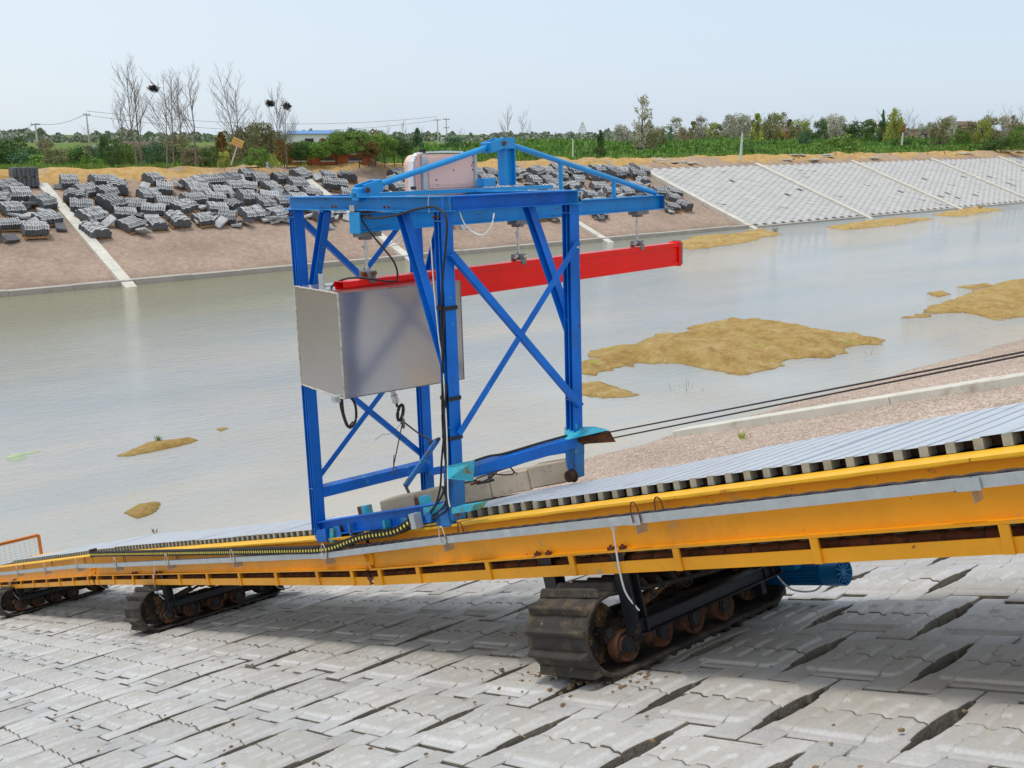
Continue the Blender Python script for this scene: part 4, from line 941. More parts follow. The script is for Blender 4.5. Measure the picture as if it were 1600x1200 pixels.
gcab([(673, 372, -.066), (676, 420, -.066), (680, 470, -.066), (686, 530, -.066), (690, 556, -.066), (694, 600, -.07), (697, 650, -.07), (699, 700, -.075), (700, 770, -.09), (703, 792, -.09)], .0045, M['whitecable'], 'white_wire')
gcab([(671, 305, -.062), (669, 315, -.062), (671, 332, -.062)], .002, M['whitecable'], 'white_wire')
mb = MB(); C0 = G(.18, -.06, -.045); mb.tube(bez([gp(718, 331, .1), gp(726, 350, .12), gp(740, 363, .14), (gp(756, 367, .16)), gp(768, 352, .18), gp(772, 333, .2)], 8), .0045, 6); Q_(mb, 'white_wire', M['whitecable'])
mb = MB(); mb.tube(bez([gp(608, 382, .5), gp(622, 372, .5), gp(634, 362, .5)], 6), .006, 6); mb.tube(bez([gp(612, 384, .5), gp(624, 380, .5), gp(633, 370, .5)], 6), .005, 6); Q_(mb, 'white_wire', M['whitecable'])
mb = MB(); mb.tube(bez([G(.10, -.02, -1.61), G(.25, -.02, -1.60), G(.4, .0, -1.615), G(.7, .0, -1.605), G(.95, .0, -1.60)], 8), .009, 6); Q_(mb, 'cable', M['cable'])
# bolts
mb = MB()
for (u, v, w) in ((0, .96, -.02), (0, .93, -.02)): mb.cyl(G(-.06, v, w - .03), G(-.06, v, w + .01), .012, 6)
for (px, py) in ((903, 386),): mb.cyl(gp(px, py, HW), gp(px, py, HW) - GX * .02, .012, 6)
Q_(mb, 'bolts', M['chrome'])

# ------------------------------------------------------------------ red rail, its hangers, the steel box
rr = thing('red_rail', 'long glossy red steel rail hanging under the blue jib', 'rail', J(1.7, 0, -.70))
def RR(mb, name, m, parent=None, **k): return part(mb, name, m, parent or rr, rr, **k)
w0 = -.605
mb = MB(); t0_, t1_ = -.17, 3.62
prof = [(-.055, -.105), (.055, -.105), (.055, -.085), (.012, -.07), (.012, .07), (.045, .092), (.045, .105), (-.045, .105), (-.045, .092), (-.012, .07), (-.012, -.07), (-.055, -.085)]
prof = [(-.05, -.10), (-.02, -.10), (-.02, -.094), (-.044, -.094), (-.044, -.075), (-.032, -.068), (-.032, .062), (-.045, .078), (-.045, .10), (.045, .10), (.045, .078), (.032, .062), (.032, -.068), (.044, -.075), (.044, -.094), (.02, -.094), (.02, -.10), (.05, -.10), (.05, -.070), (.038, -.062), (.038, .056), (.051, .073), (.051, .106), (-.051, .106), (-.051, .073), (-.038, .056), (-.038, -.062), (-.05, -.070)]
mb.ext(J(t0_, 0, w0), J(t1_, 0, w0), prof[::-1], GZ, cap=False); RR(mb, 'rail_body', M['red'])
mb = MB(); mb.ext(J(t1_ - .0, 0, w0 + .005), J(t1_ + .022, 0, w0 + .005), [(-.058, -.09), (-.04, -.115), (.04, -.115), (.058, -.09), (.058, .095), (.04, .118), (-.04, .118), (-.058, .095)], GZ); RR(mb, 'end_cap', M['castiron'])
mb = MB(); mb.ext(J(t1_ - .03, 0, w0 + .003), J(t1_ - .001, 0, w0 + .003), [(-.056, -.11), (.056, -.11), (.056, .113), (-.056, .113)], GZ); RR(mb, 'end_collar', M['red'], bevel=.004)
for t in (.07, 1.54, 3.04):
    h = thing('rail_hanger', {.07: 'grey threaded hanger above the steel box, nearest end of the red rail', 1.54: 'grey threaded hanger in the middle of the red rail', 3.04: 'grey threaded hanger near the far tip of the red rail'}[t], 'hanger', J(t, 0, -.49), 'threaded hangers between jib and red rail')
    def H(mb, name, m, **k): return part(mb, name, m, h, h, **k)
    mb = MB(); mb.obox(J(t + .02, 0, -.205), (JX, JY, GZ), (.085, .05, .016)); mb.obox(J(t, 0, -.22), (JX, JY, GZ), (.03, .04, .02)); H(mb, 'upper_clamp', M['castiron'], bevel=.003)
    mb = MB(); mb.cyl(J(t, 0, -.46), J(t, 0, -.22), .009, 8); H(mb, 'rod', M['chrome'])
    mb = MB(); mb.cyl(J(t, 0, -.32), J(t, 0, -.27), .014, 6); mb.cyl(J(t - .035, 0, -.285), J(t + .01, 0, -.285), .006, 6); mb.cyl(J(t, 0, -.44), J(t, 0, -.42), .014, 6); H(mb, 'nut', M['chrome'])
    mb = MB(); mb.obox(J(t, 0, -.468), (JX, JY, GZ), (.030, .055, .022)); mb.obox(J(t, -.055, -.495), (JX, JY, GZ), (.026, .006, .030)); mb.obox(J(t, .055, -.495), (JX, JY, GZ), (.026, .006, .030)); H(mb, 'lower_clamp', M['castiron'], bevel=.004)
    mb = MB(); mb.cyl(J(t - .055, -.02, -.465), J(t + .055, -.02, -.465), .017, 6); mb.cyl(J(t + .0, -.07, -.465), J(t, .06, -.465), .012, 6); H(mb, 'bolt', M['chrome'] if t > 1 else M['rust'])
# steel box
bx = thing('hoist_box', 'large dull stainless steel box hanging on the near end of the red rail', 'steel box', G(.12, 1.02, -1.25))
def BX(mb, name, m, parent=None, **k): return part(mb, name, m, parent or bx, bx, **k)
by = R(-4); BA = (GX * math.cos(by) + GY * math.sin(by)); BB = (GY * math.cos(by) - GX * math.sin(by)); BZ = GZ
BC = G(-.345, .715, -.550)                     # near upper corner
def B(a, b, c): return BC + BA * a + BB * b + BZ * c
BL, BD, BH = .93, .66, .688
for name, (a0, b0, c0), (a1, b1, c1) in (('front_panel', (.004, 0, -BH + .004), (BL - .004, .004, -.004)), ('end_panel', (0, .004, -BH + .004), (.004, BD - .004, -.004)), ('top_panel', (0, 0, -.004), (BL, BD, 0)),
                                         ('back_panel', (.004, BD - .004, -BH + .004), (BL - .004, BD, -.004)), ('end_panel', (BL - .004, .004, -BH + .004), (BL, BD - .004, -.004)), ('base_panel', (0, 0, -BH), (BL, BD, -BH + .004))):
    mb = MB(); c = B((a0 + a1) / 2, (b0 + b1) / 2, (c0 + c1) / 2); mb.obox(c, (BA, BB, BZ), ((a1 - a0) / 2, (b1 - b0) / 2, (c1 - c0) / 2)); BX(mb, name, M['steel'])
mb = MB()
for p, q in ((B(0, 0, 0), B(0, BD, 0)), (B(0, 0, 0), B(0, 0, -BH)), (B(0, BD, 0), B(0, BD, -BH)), (B(0, 0, -BH), B(0, BD, -BH))):
    mb.tube([p.lerp(q, k / 24) + V((rnd.uniform(-1, 1), rnd.uniform(-1, 1), rnd.uniform(-1, 1))) * .0018 for k in range(25)], .006, 5)
BX(mb, 'weld_seam', M['weld'])
mb = MB(); mb.tube([B(0, 0, -BH + .002), B(BL, 0, -BH + .002)], .0035, 5); mb.tube([B(0, 0, 0), B(BL, 0, 0)], .003, 5); mb.tube([B(BL, 0, 0), B(BL, 0, -BH)], .0035, 5); BX(mb, 'folded_edge', M['castiron'])
mb = MB(); mb.obox(B(.05, .33, .05), (BA, BB, BZ), (.003, .04, .05)); mb.obox(B(.09, .33, .018), (BA, BB, BZ), (.04, .035, .004)); BX(mb, 'lifting_tab', M['galv'])
mb = MB(); mb.obox(B(-.012, .10, -BH - .012), (BA, BB, BZ), (.02, .03, .02)); BX(mb, 'cable_outlet', M['galv'])
mb = MB()
mb.tube(bez([B(.03, .10, -BH), B(.035, .10, -BH - .12), B(.07, .1, -BH - .22), B(.12, .1, -BH - .18), B(.125, .1, -BH - .08), B(.09, .1, -BH)]), .009, 8)
mb.tube(bez([B(.03, .13, -BH), B(.03, .12, -BH - .10), B(.065, .12, -BH - .215), B(.11, .12, -BH - .19)]), .006, 6); BX(mb, 'cable_loop', M['cable'])
mb = MB(); mb.tube(bez([B(.10, .3, .0), B(.13, .28, .04), B(.2, .2, .07), B(.32, .15, .055), B(.45, .12, .03), B(.50, .11, .045), B(.48, .11, .16), B(.36, .16, .34), B(.28, .2, .48)]), .0065, 8); BX(mb, 'feed_cable', M['cable'])
# hoist hook under the box
hk = thing('hoist_hook', 'small silver hoist swivel with dark rope thimble hanging beneath the steel box', 'hook', B(.55, .3, -BH - .35))
mb = MB(); q0 = B(.50, .3, -BH); q1 = B(.53, .3, -BH - .10); q2 = B(.545, .3, -BH - .155)
mb.tube([q0, q0.lerp(q1, .5), q1], .026, 12, r2=.016); mb.tube([q1, q1.lerp(q2, .3), q1.lerp(q2, .7), q2], .025, 12); part(mb, 'swivel', M['chrome'], hk, hk)
mb = MB(); mb.tube(bez([B(.49, .3, -BH), B(.485, .3, -BH - .05), B(.52, .3, -BH - .09)], 5), .004, 5); part(mb, 'wire_clip', M['chrome'], hk, hk)
mb = MB(); cc = B(.575, .3, -BH - .235)
mb.tube([cc + BA * (.022 * math.cos(t) + .012 * math.sin(t)) + BZ * (.055 * math.sin(t)) for t in fr(0, 2 * math.pi, .4)], .012, 6); mb.cyl(q2, q2 - BZ * .035 + BA * .008, .010, 8); part(mb, 'thimble', M['cable'], hk, hk)
for q in range(3):
    cc2 = B(.585 + .004 * q, .3, -BH - .275 - .028 * q); e1_, e2_ = (BA, BZ) if q % 2 else (BB, BZ); mb = MB(); mb.tube([cc2 + e1_ * (.012 * math.cos(t)) + e2_ * (.02 * math.sin(t)) for t in fr(0, 2 * math.pi, .5)], .007, 5); part(mb, 'chain_link', M['castiron'], hk, hk)
mb = MB(); kn = B(.59, .3, -BH - .30); mb.cyl(kn - BA * .012, kn + BA * .012, .012, 6); part(mb, 'clamp', M['castiron'], hk, hk)
e1 = gp(676, 690, .8); e2 = gp(615, 728, .45)
mb = MB(); mb.tube(bez([kn, kn.lerp(e1, .5) - GZ * .01, e1], 6), .0065, 5); mb.tube(bez([kn, kn.lerp(e2, .55), e2], 6), .0045, 5)
mb.tube(bez([e2, e2 + V((-.02, -.02, -.03)), e2 + V((-.05, -.06, -.05))], 4), .004, 5); mb.tube([e2, e2 + V((-.0, -.01, .09))], .004, 5); mb.tube([e2 + V((-.05, -.06, -.05)), e2 + V((.03, 0, -.03)), e2], .0035, 5)
part(mb, 'wire_rope', M['rope'], hk, hk)
mb = MB(); mb.tube(bez([kn, B(.5, .3, -BH - .37), B(.42, .3, -BH - .37), B(.36, .3, -BH - .40)], 6), .0015, 4); part(mb, 'loose_strand', M['rope'], hk, hk)

# pink cabinet on top of the gantry
pk = thing('pink_cabinet', 'faded pink plastic cabinet with white lid edge, standing on the blue gantry', 'cabinet', G(.58, 1.0, .05))
def PK(mb, name, m, **k): return part(mb, name, m, pk, pk, **k)
A0 = V((.535, 1.07)); 
def K(a, b, c): p = A0 + JD * a + V((-JD.y, JD.x)) * b; return G(p.x, p.y, c)
def rprof(x0, x1, z0, z1, r, n=5, all4=False):
    pts = [(x0, z0), (x1, z0)]
    for k in range(n + 1): t = math.pi / 2 * k / n; pts.append((x1 - r * .35 + r * .35 * math.cos(math.pi/2 * k / n), z1 - r * .35 + r * .35 * math.sin(math.pi / 2 * k / n)))
    for k in range(n + 1): t = math.pi / 2 + math.pi / 2 * k / n; pts.append((x0 + r + r * math.cos(t), z1 - r + r * math.sin(t)))
    return pts
def slab(prof, b0, b1, name, m, bevel=0):
    mb = MB(); n = len(prof); P = [K(a, b0, c) for a, c in prof] + [K(a, b1, c) for a, c in prof]
    mb.add(P, [tuple(range(n)), tuple(range(n, 2 * n))[::-1]] + [(k, n + k, n + (k + 1) % n, (k + 1) % n) for k in range(n)]); return PK(mb, name, m, bevel=bevel)
slab(rprof(0.015, .60, .02, .315, .07), 0.004, .13, 'body', M['pink'], .006)
slab(rprof(.13, .575, .075, .298, .03), -.003, .004, 'raised_panel', M['pink'], .0025)
mb = MB()
for a in (.14, .52): pass
mb.obox(K(.33, -.004, .098), (JX, JY, GZ), (.20, .002, .003)); mb.obox(K(.33, -.004, .108), (JX, JY, GZ), (.19, .0015, .002)); mb.obox(K(.035, .0, .19), (JX, JY, GZ), (.003, .003, .14)); PK(mb, 'groove_bead', M['pink'])
for a, w in ((.085, .022), (.585, .013)):
    mb = MB(); mb.obox(K(a, -.010, .185 if a < .3 else .195), (JX, JY, GZ), (w, .006, .118)); mb.obox(K(a - w * .5, -.016, .185), (JX, JY, GZ), (w * .3, .004, .116)); PK(mb, 'mounting_strap', M['galv'], bevel=.001)
mb = MB()
pp = [(-.01, .06), (-.008, .18), (.0, .26), (.02, .298), (.06, .32), (.12, .328), (.30, .332), (.48, .328)]
for (a, c), (a2, c2) in zip(pp, pp[1:]): mb.bar(K(a, .028, c), K(a2, .028, c2), .05, .012, GZ if abs(a2 - a) > abs(c2 - c) else JX)
PK(mb, 'white_lid', M['white'])
for (a, c) in ((.07, .30), (.20, .135), (.205, .10), (.37, .2), (.57, .30), (.56, .2), (.565, .25), (.555, .23)): mb = MB(); mb.cyl(K(a, -.006, c), K(a, .004, c), .0055, 8); PK(mb, 'screw', M['cable'])
mb = MB(); mb.obox(K(.10, .02, .338), (JX, JY, GZ), (.014, .02, .014)); PK(mb, 'lid_clip', M['cable']); mb = MB(); mb.obox(K(-.008, .01, .085), (JX, JY, GZ), (.012, .015, .01)); PK(mb, 'lid_clip', M['cable'])

# ------------------------------------------------------------------ loose things on the machine
rowA, rowB = F(3.84, 6.12), F(4.76, 4.93)
nbk = 5
p0 = V((3.86, 6.14)); p1 = V((4.64, 4.86)); dv = (p1 - p0); Ls = dv.length / nbk; dv.normalize(); pv = V((dv.y, -dv.x)); pv = pv if pv.x > 0 else -pv
DA = F(dv.x, dv.y, 0); DB = F(pv.x, pv.y, 0)
names = ['lowest beige concrete block of the row lying on the zinc deck', 'second beige concrete block up, behind the white wire bundle', 'middle beige concrete block of the row, right of the cable bundle', 'beige concrete block with slanting shadow stripes, fourth up the deck', 'topmost pitted beige concrete block beside the far gantry wheel']
for k in range(nbk):
    c2 = p0 + dv * (Ls * (k + .5)); s = c2.y; cpos = F(c2.x, c2.y, nb(s) + .416 + .003)
    mb = MB(); hh = .074 + .003 * (k == 4)
    mb.obox(cpos + FN * hh + DB * .14, (DA, DB, FN), (Ls / 2 - .002, .14, hh))
    o = mb.build('concrete_block', M['cblock'], base=cpos, bevel=.008); tag(o, names[k], 'concrete block', 'concrete blocks on the deck')
# drag chain
dc = thing('drag_chain', 'black plastic cable drag chain with yellow pegs lying along the cable tray', 'cable chain', F(3.54, 9, nb(9) + .3))
path = []
for s in fr(12.7, 6.9, .047): path.append(F(3.535 + (0.05 * max(0, (s - 12.1)) / .6 if s > 12.1 else 0), s, tray_n(s) + .070 + (.09 * ((s - 12.0) / .7) ** 2 if s > 12.0 else 0)))
e = gp(668, 813, -.10); pl_ = path[-1]
ct = bez([pl_, F(3.54, 6.4, tray_n(6.4) + .072), F(3.55, 5.9, tray_n(5.9) + .105), F(3.56, 5.45, nb(5.45) + .375), F(3.565, 5.2, nb(5.2) + .44)], 9)
path += ct[1:]
tot = 0; samp = [path[0]]; 
for a, b in zip(path, path[1:]):
    d = (b - a).length; 
    while (b - samp[-1]).length > .047 and ((b - samp[-1]).length < d + .05): samp.append(samp[-1] + (b - samp[-1]).normalized() * .047)
mb = MB(); mp = MB()
for a, b in zip(samp, samp[1:]):
    d = (b - a).normalized(); up = d.cross(FX).normalized(); c = (a + b) / 2; 
    if up.z < 0: up = -up
    mb.obox(c, (d, FX, up), (.0235, .030, .022)); mb.obox(c + d * .004, (d, FX, up), (.012, .034, .026)); mp.obox(c - FX * .036, (d, FX, up), (.0065, .003, .0095))
o = part(mb, 'chain_links', M['cable'], dc, dc); o['kind'] = 'stuff'; o = part(mp, 'yellow_pegs', M['pegs'], dc, dc); o['kind'] = 'stuff'
mb = MB(); mb.obox(samp[-1] + V((.0, -.03, .01)), (FX, FS, FN), (.03, .03, .05)); part(mb, 'end_bracket', M['galv'], dc, dc)
mb = MB(); mb.obox(samp[0] + V((.02, .03, .0)), (FX, FS, FN), (.04, .03, .05)); part(mb, 'end_anchor', M['darkrust'], dc, dc)
# hauling ropes
for k, (a, b, lab) in enumerate((((915, 682), (1640, 540), 'upper dark steel hauling rope running uphill from the blue gantry'), ((715, 735), (1640, 547), 'lower dark steel hauling rope passing behind the gantry column'))):
    A_ = G(HW * .98, -.06, -1.655) if k == 0 else G(.10, -.08, -1.70)
    d = ray(*b); xx = 4.78; Bp = V((0, 0, CAM_H)) + d * (xx / d.x)
    if k == 1: d2 = ray(895, 697); A2 = V((0, 0, CAM_H)) + d2 * (4.72 / d2.x)
    if k == 0: d3 = ray(912, 683); A_ = V((0, 0, CAM_H)) + d3 * (4.73 / d3.x)
    mb = MB()
    ext_ = Bp + (Bp - (A_ if k == 0 else A2)).normalized() * 4
    pts = [A_, ext_] if k == 0 else [A_, A2, ext_]
    if k == 0: pts = [A_.lerp(ext_, t / 10) - V((0, 0, .006 * math.sin(math.pi * t / 10))) for t in range(11)]
    mb.tube(pts, .0055, 6); o = mb.build('hauling_rope', M['rope'], base=A_); tag(o, lab, 'steel rope', 'hauling ropes of the gantry')
# rusty shackle and wire tangle behind the lower guard plate
tg = thing('wire_tangle', 'tangle of dark wire and rusty clamps above the concrete blocks', 'wire tangle', gp(765, 745, .5))
mb = MB(); mb.tube(bez([gp(742, 753, .3), gp(755, 752, .35), gp(768, 745, .4), gp(776, 738, .45), gp(782, 730, .45), gp(795, 729, .45), gp(803, 739, .45), gp(790, 742, .45), gp(775, 741, .45)], 6), .005, 5)
mb.tube(bez([gp(745, 756, .3), gp(760, 753, .35), gp(772, 750, .4)], 6), .009, 6); mb.tube([gp(800, 734, .45), gp(808, 741, .45)], .004, 4); mb.tube([gp(715, 757, .2), gp(745, 750, .3)], .008, 6); part(mb, 'wire', M['cable'], tg, tg)
mb = MB()
for x, y in ((766, 747), (769, 741), (777, 731), (765, 743)):
    c = gp(x, y, .42); mb.obox(c, (GX, GY, GZ), (.012, .01, .012)); mb.cyl(c, c + V((.0, .02, .02)), .006, 5)
part(mb, 'wire_clamp', M['castiron'], tg, tg)
mb = MB(); c = gp(776, 731, .45); mb.cyl(c - GX * .012, c + GX * .012, .015, 8); mb.tube([gp(735, 757, .25), gp(750, 752, .3)], .009, 6); part(mb, 'rusty_shackle', M['rust'], tg, tg)
# orange frame with net at the lower end
of = thing('net_frame', 'orange tube frame with pale mesh standing at the lower left end of the deck', 'net frame', F(4.4, 17.9, .9))
c0 = V((0, 0, CAM_H)) + ray(65, 868) * (4.75 / ray(65, 868).x); c1 = V((0, 0, CAM_H)) + ray(60, 836) * (4.75 / ray(60, 836).x)
zt = c1.z; ca = c1 - FX * 2.6 + V((0, 0, -.02)); cb_ = c0 - FX * 2.6
mb = MB(); mb.bar(c0, c1, .05, .05, FS); mb.bar(c1 + V((0, 0, .0)), ca, .05, .05); mb.bar(cb_, ca, .05, .05, FS); part(mb, 'tube_frame', M['orange'], of, of)
mb = MB()
for k in range(1, 30): f_ = k / 30; mb.bar(c1.lerp(ca, f_), c0.lerp(cb_, f_), .003, .003)
for k in range(1, 8): f_ = k / 8; mb.bar(c0.lerp(c1, f_), cb_.lerp(ca, f_), .003, .003)
part(mb, 'mesh', M['net'], of, of)

# ------------------------------------------------------------------ paver stacks on the far slope
def stack_mesh(seed):
    rn = random.Random(seed); mb = MB(); n = rn.choice([9, 10, 11]); pal = MB()
    W = 1.15; Hh = rn.uniform(.44, .54); T_ = .105
    lean = rn.uniform(-.35, .75)
    for k in range(n):
        x = (k - (n - 1) / 2) * (T_ + .012); hh = Hh * rn.uniform(.93, 1.04); dy = rn.uniform(-.035, .035); th = T_ * rn.uniform(.82, .95)
        ys_ = [-.5, -.42, -.34, -.12, -.05, .03, .10, .34, .42, .5]; zs = [.66, .70, .98, 1.0, .88, .88, 1.0, .98, .68, .64]
        ring = [(y * W + dy, z * hh) for y, z in zip(ys_, zs)]
        low = [(.5 * W + dy, .03), (-.5 * W + dy, .03)]
        full = [low[1]] + ring + [low[0]]
        sh = lean * .25 * (k / n)
        A = [(x - th / 2 + z * lean * .35, y, z + .12) for y, z in full]; Bq = [(x + th / 2 + z * lean * .35, y, z + .12) for y, z in full]
        m = len(full)
        mb.add(A + Bq, [tuple(range(m))[::-1], tuple(range(m, 2 * m))])
        for i in range(m): mb.add([A[i], A[(i + 1) % m], Bq[(i + 1) % m], Bq[i]], [(0, 1, 2, 3)], mi=1 if 1 <= i < m - 2 else 0)  # tops take the painted lit tone, sides the shaded one
    L2 = n * (T_ + .012)
    for y in (-.5, 0, .5): pal.box((-L2 / 2, y * W - .04, .0), (L2 / 2, y * W + .04, .08))
    for k in range(6): x = -L2 / 2 + L2 * (k + .5) / 6; pal.box((x - .05, -W * .54, .082), (x + .05, W * .54, .105))
    for k in (0, 5): x = -L2 / 2 + L2 * (k + .5) / 6; pal.box((x - .05, -W * .54, -.03), (x + .05, W * .54, -.002))
    return mb, pal
protos = []
for k in range(6):
    a, b = stack_mesh(50 + k); r_ = thing('paver_stack', 'x', 'paver stack', (0, 0, 0), 'stacks of pavers stored on the far bank')
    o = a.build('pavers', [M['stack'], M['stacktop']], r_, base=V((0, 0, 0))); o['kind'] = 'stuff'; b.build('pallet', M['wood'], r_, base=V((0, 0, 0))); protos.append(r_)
px_list = [(30,690),(95,722),(50,785),(40,850),(155,882),(190,758),(210,826),(310,665),(385,700),(335,735),(460,655),(525,692),(365,772),(480,717),(495,767),(410,815),(425,880),(550,808),(600,765),(665,722),(740,752),(580,852),(700,848),(680,790),(790,832),(735,692),(685,650),(865,668),(945,655),(860,738),(955,730),(820,775),(905,828),(1015,822),(1040,762),(985,700),(1055,682),(1020,640),(1105,628),(1160,650),(1250,645),(1340,625),(1210,687),(1100,737),(1195,717),(1110,692),(1125,802),(1180,757),(1265,752),(1235,802),(1320,667),(1300,700),(5,740),(-60,700),(-70,800)]
spots = []
def far_pt(px, py):
    d = ray(px, py); t = (WATER - Y0 * TS - CAM_H) / (d.z - TS * d.y); return V((d.x * t, d.y * t, CAM_H + d.z * t))
for (a, b) in px_list:
    p = far_pt(a / 2.857, 60 + b / 2.857); spots.append((p.x, p.y))
rs = random.Random(3)
for x in fr(33, 54, 1.7) + fr(55.6, 71.5, 1.45):
    for j in range(6):
        y = 58.8 + j * 1.62 + rs.uniform(-.4, .4); xx = x + rs.uniform(-.45, .45)
        if xx < 36 and y < 60.5: continue
        if y < 61.0 and xx > 38 and rs.random() < .45: continue
        if y < 60 and rs.random() < .5: continue
        if y > 67.4: y = 67.4
        if abs(xx - 37.1) < 1.0 or abs(xx - 54.9) < 1.0 or abs(xx - 72.5) < .7: continue
        if any(abs(xx - a) < 1.2 and abs(y - b) < 1.2 for a, b in spots): continue
        if rs.random() < .04: continue
        spots.append((xx, y))
for x in fr(14, 36, 1.6):
    for j in range(5):
        y = 61.4 + j * 1.5 + rs.uniform(-.3, .3); xx = x + rs.uniform(-.4, .4)
        if abs(xx - 19.1) < .9 or abs(xx - 37.1) < .9 or any(abs(xx - a) < 1.15 and abs(y - b) < 1.05 for a, b in spots) or (xx < 24 and y > 65.5): continue
        spots.append((xx, min(y, 67.4)))
strips = [1.0, 19.1, 37.1, 54.9, 72.5]
words = ['left of first concrete strip', 'between first and second strips', 'between second and third strips', 'left of far paving']
rows = {}
for (x, y) in spots:
    b_ = 0 if x < 19.1 else 1 if x < 37.1 else 2 if x < 54.9 else 3
    rw = 0 if y < 60.6 else 1 if y < 62.3 else 2 if y < 64 else 3 if y < 65.7 else 4
    rows.setdefault((b_, rw), []).append((x, y))
rwn = ['lowest row', 'second lowest row', 'middle row', 'second highest row', 'top row']
ordn = ['first', 'second', 'third', 'fourth', 'fifth', 'sixth', 'seventh', 'eighth', 'ninth', 'tenth', 'eleventh', 'twelfth', 'thirteenth', 'fourteenth', 'fifteenth', 'sixteenth', 'seventeenth', 'eighteenth', 'nineteenth', 'twentieth']
mslope = Matrix((UX, UY, UN)).transposed()
kk = 0
for (b_, rw), lst in sorted(rows.items()):
    for i, (x, y) in enumerate(sorted(lst)):
        lab = '%s stack from left, %s, %s' % (ordn[min(i, 19)] + ' grey paver', rwn[rw], words[b_])
        o = copy_tree(protos[kk % 6], label=lab); kk += 1
        rz = rs.uniform(-.5, .45) + (1.57 if rs.random() < .12 else 0); sc = rs.uniform(.92, 1.14)
        if rw == 4 and b_ == 0: pass
        o.rotation_euler = (mslope @ Matrix.Rotation(rz, 3, 'Z') @ Matrix.Rotation(rs.uniform(-.13, .13), 3, 'X') @ Matrix.Rotation(rs.uniform(-.08, .08), 3, 'Y')).to_euler()
        o.location = (x, y, slope_z(y) + .03); o.scale = (sc * rs.uniform(.85, 1.3), sc * rs.uniform(.9, 1.15), sc * rs.uniform(.85, 1.15))
for p in protos:
    for c in list(p.children): bpy.data.objects.remove(c)
    bpy.data.objects.remove(p)
mb = MB(); rp_ = random.Random(77)
for (x, y) in spots:
    for k in range(rp_.choice([0, 1, 2, 3, 5])):
        xx = x + rp_.uniform(-1.2, 1.2); yy = y + rp_.uniform(-1.0, .8)
        if yy > 67.5 or yy < 58 or min(abs(xx - q) for q in strips) < .6 or xx > 71.6: continue
        m3 = mslope @ Matrix.Rotation(rp_.uniform(0, 6.3), 3, 'Z') @ Matrix.Rotation(rp_.gauss(0, .35), 3, 'X') @ Matrix.Rotation(rp_.gauss(0, .3), 3, 'Y')
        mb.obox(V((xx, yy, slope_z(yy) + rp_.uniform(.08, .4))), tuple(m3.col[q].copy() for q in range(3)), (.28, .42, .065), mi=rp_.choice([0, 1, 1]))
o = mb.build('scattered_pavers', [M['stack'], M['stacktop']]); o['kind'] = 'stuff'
# tall upright bundle at the top left
p = far_pt(40, 292); tb = thing('paver_bundle', 'tall upright dark bundle of pavers at the top left of the far bank', 'paver stack', p)
mb = MB()
for i in range(6):
    for lv in range(2): mb.box((p.x - .75 + i * .25, p.y - .4, p.z + .0 + lv * .6), (p.x - .53 + i * .25, p.y + .5, p.z + .56 + lv * .6 + .02 * (i % 2)))
o = part(mb, 'pavers', M['stack'], tb, tb, bevel=.02); o['kind'] = 'stuff'
for (px, py, lab) in ((222, 353, 'small spilled heap of pavers in front of the stacks by the left strip'), (433, 345, 'small loose pile of four pavers at the lower edge of the stacks'), (795, 262, 'broken pavers strewn at the bank crest behind the jib mast')):
    p = far_pt(px, py); hp = thing('paver_heap', lab, 'paver heap', p); rn = random.Random(px); 
    for k in range(6):
        mb = MB(); a = rn.uniform(-.5, .5); ax = (V((math.cos(a), math.sin(a), 0)), V((-math.sin(a), math.cos(a), 0)), V((0, 0, 1)))
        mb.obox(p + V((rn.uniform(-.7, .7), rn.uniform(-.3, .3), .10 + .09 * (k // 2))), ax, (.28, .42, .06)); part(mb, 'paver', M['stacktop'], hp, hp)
# offcuts of geotextile lying on the crest
for i, (px, py) in enumerate([(1024, 254), (1055, 253), (1240, 243), (1075, 256), (1286, 245), (1290, 243), (1360, 248), (1495, 240), (1508, 241), (1570, 239), (1588, 238), (1225, 252), (1265, 251)]):
    p = far_pt(px, py); p.z = far_h(p.x, p.y) + .05; mb = MB(); a = i * 1.3
    for k in range(3): mb.obox(p + V((k * .7, rnd.uniform(-.3, .3), .05)), (V((math.cos(a + k), math.sin(a + k), 0)), V((-math.sin(a + k), math.cos(a + k), 0)), V((0, 0, 1))), (.42, .28, .06))
    o = mb.build('slab_heap', M['kerb'], base=p); tag(o, '%s heap of pale slabs from the left on the yellow crest' % ordn[i], 'concrete slabs', 'pale slabs on the crest')

# ------------------------------------------------------------------ signs, poles, buildings
p = at_z(365, 259, -.62); t_ = at_z(365, 259, -.62); 
def upv(px, py, base):                # point above base at the picture row py, same distance
    d = ray(px, py); k = math.hypot(base.x, base.y) / math.hypot(d.x, d.y); return V((d.x * k, d.y * k, CAM_H + d.z * k))
sg = thing('leaning_sign', 'yellow and red notice board on a leaning post at the far bank', 'sign', p)
a = upv(361, 258, p); b = upv(371, 226, p); mb = MB(); mb.cyl(a, b, .05, 8); part(mb, 'post', M['pole'], sg, sg)
cx_ = upv(371, 223, p); ex = (upv(380, 227, p) - upv(364, 220, p)).normalized(); ez = (upv(368, 216, p) - upv(363, 229, p)).normalized()
ey = ex.cross(ez).normalized()
mb = MB(); mb.obox(cx_, (ex, ey, ez), (.40, .02, .30)); part(mb, 'board', M['boardy'], sg, sg)
mb = MB()
for k in range(5):
    for j in range(2): mb.obox(cx_ + ex * (-.28 + k * .14) + ez * (.12 - j * .20) - ey * .024, (ex, ey, ez), (.045, .002, .055))
mb.obox(cx_ - ez * .25 - ey * .024, (ex, ey, ez), (.38, .002, .04)); 
mb.add([tuple(V(v) + ey * .048) for v in mb.v], list(mb.f))
part(mb, 'lettering_blocks', M['boardr'], sg, sg)
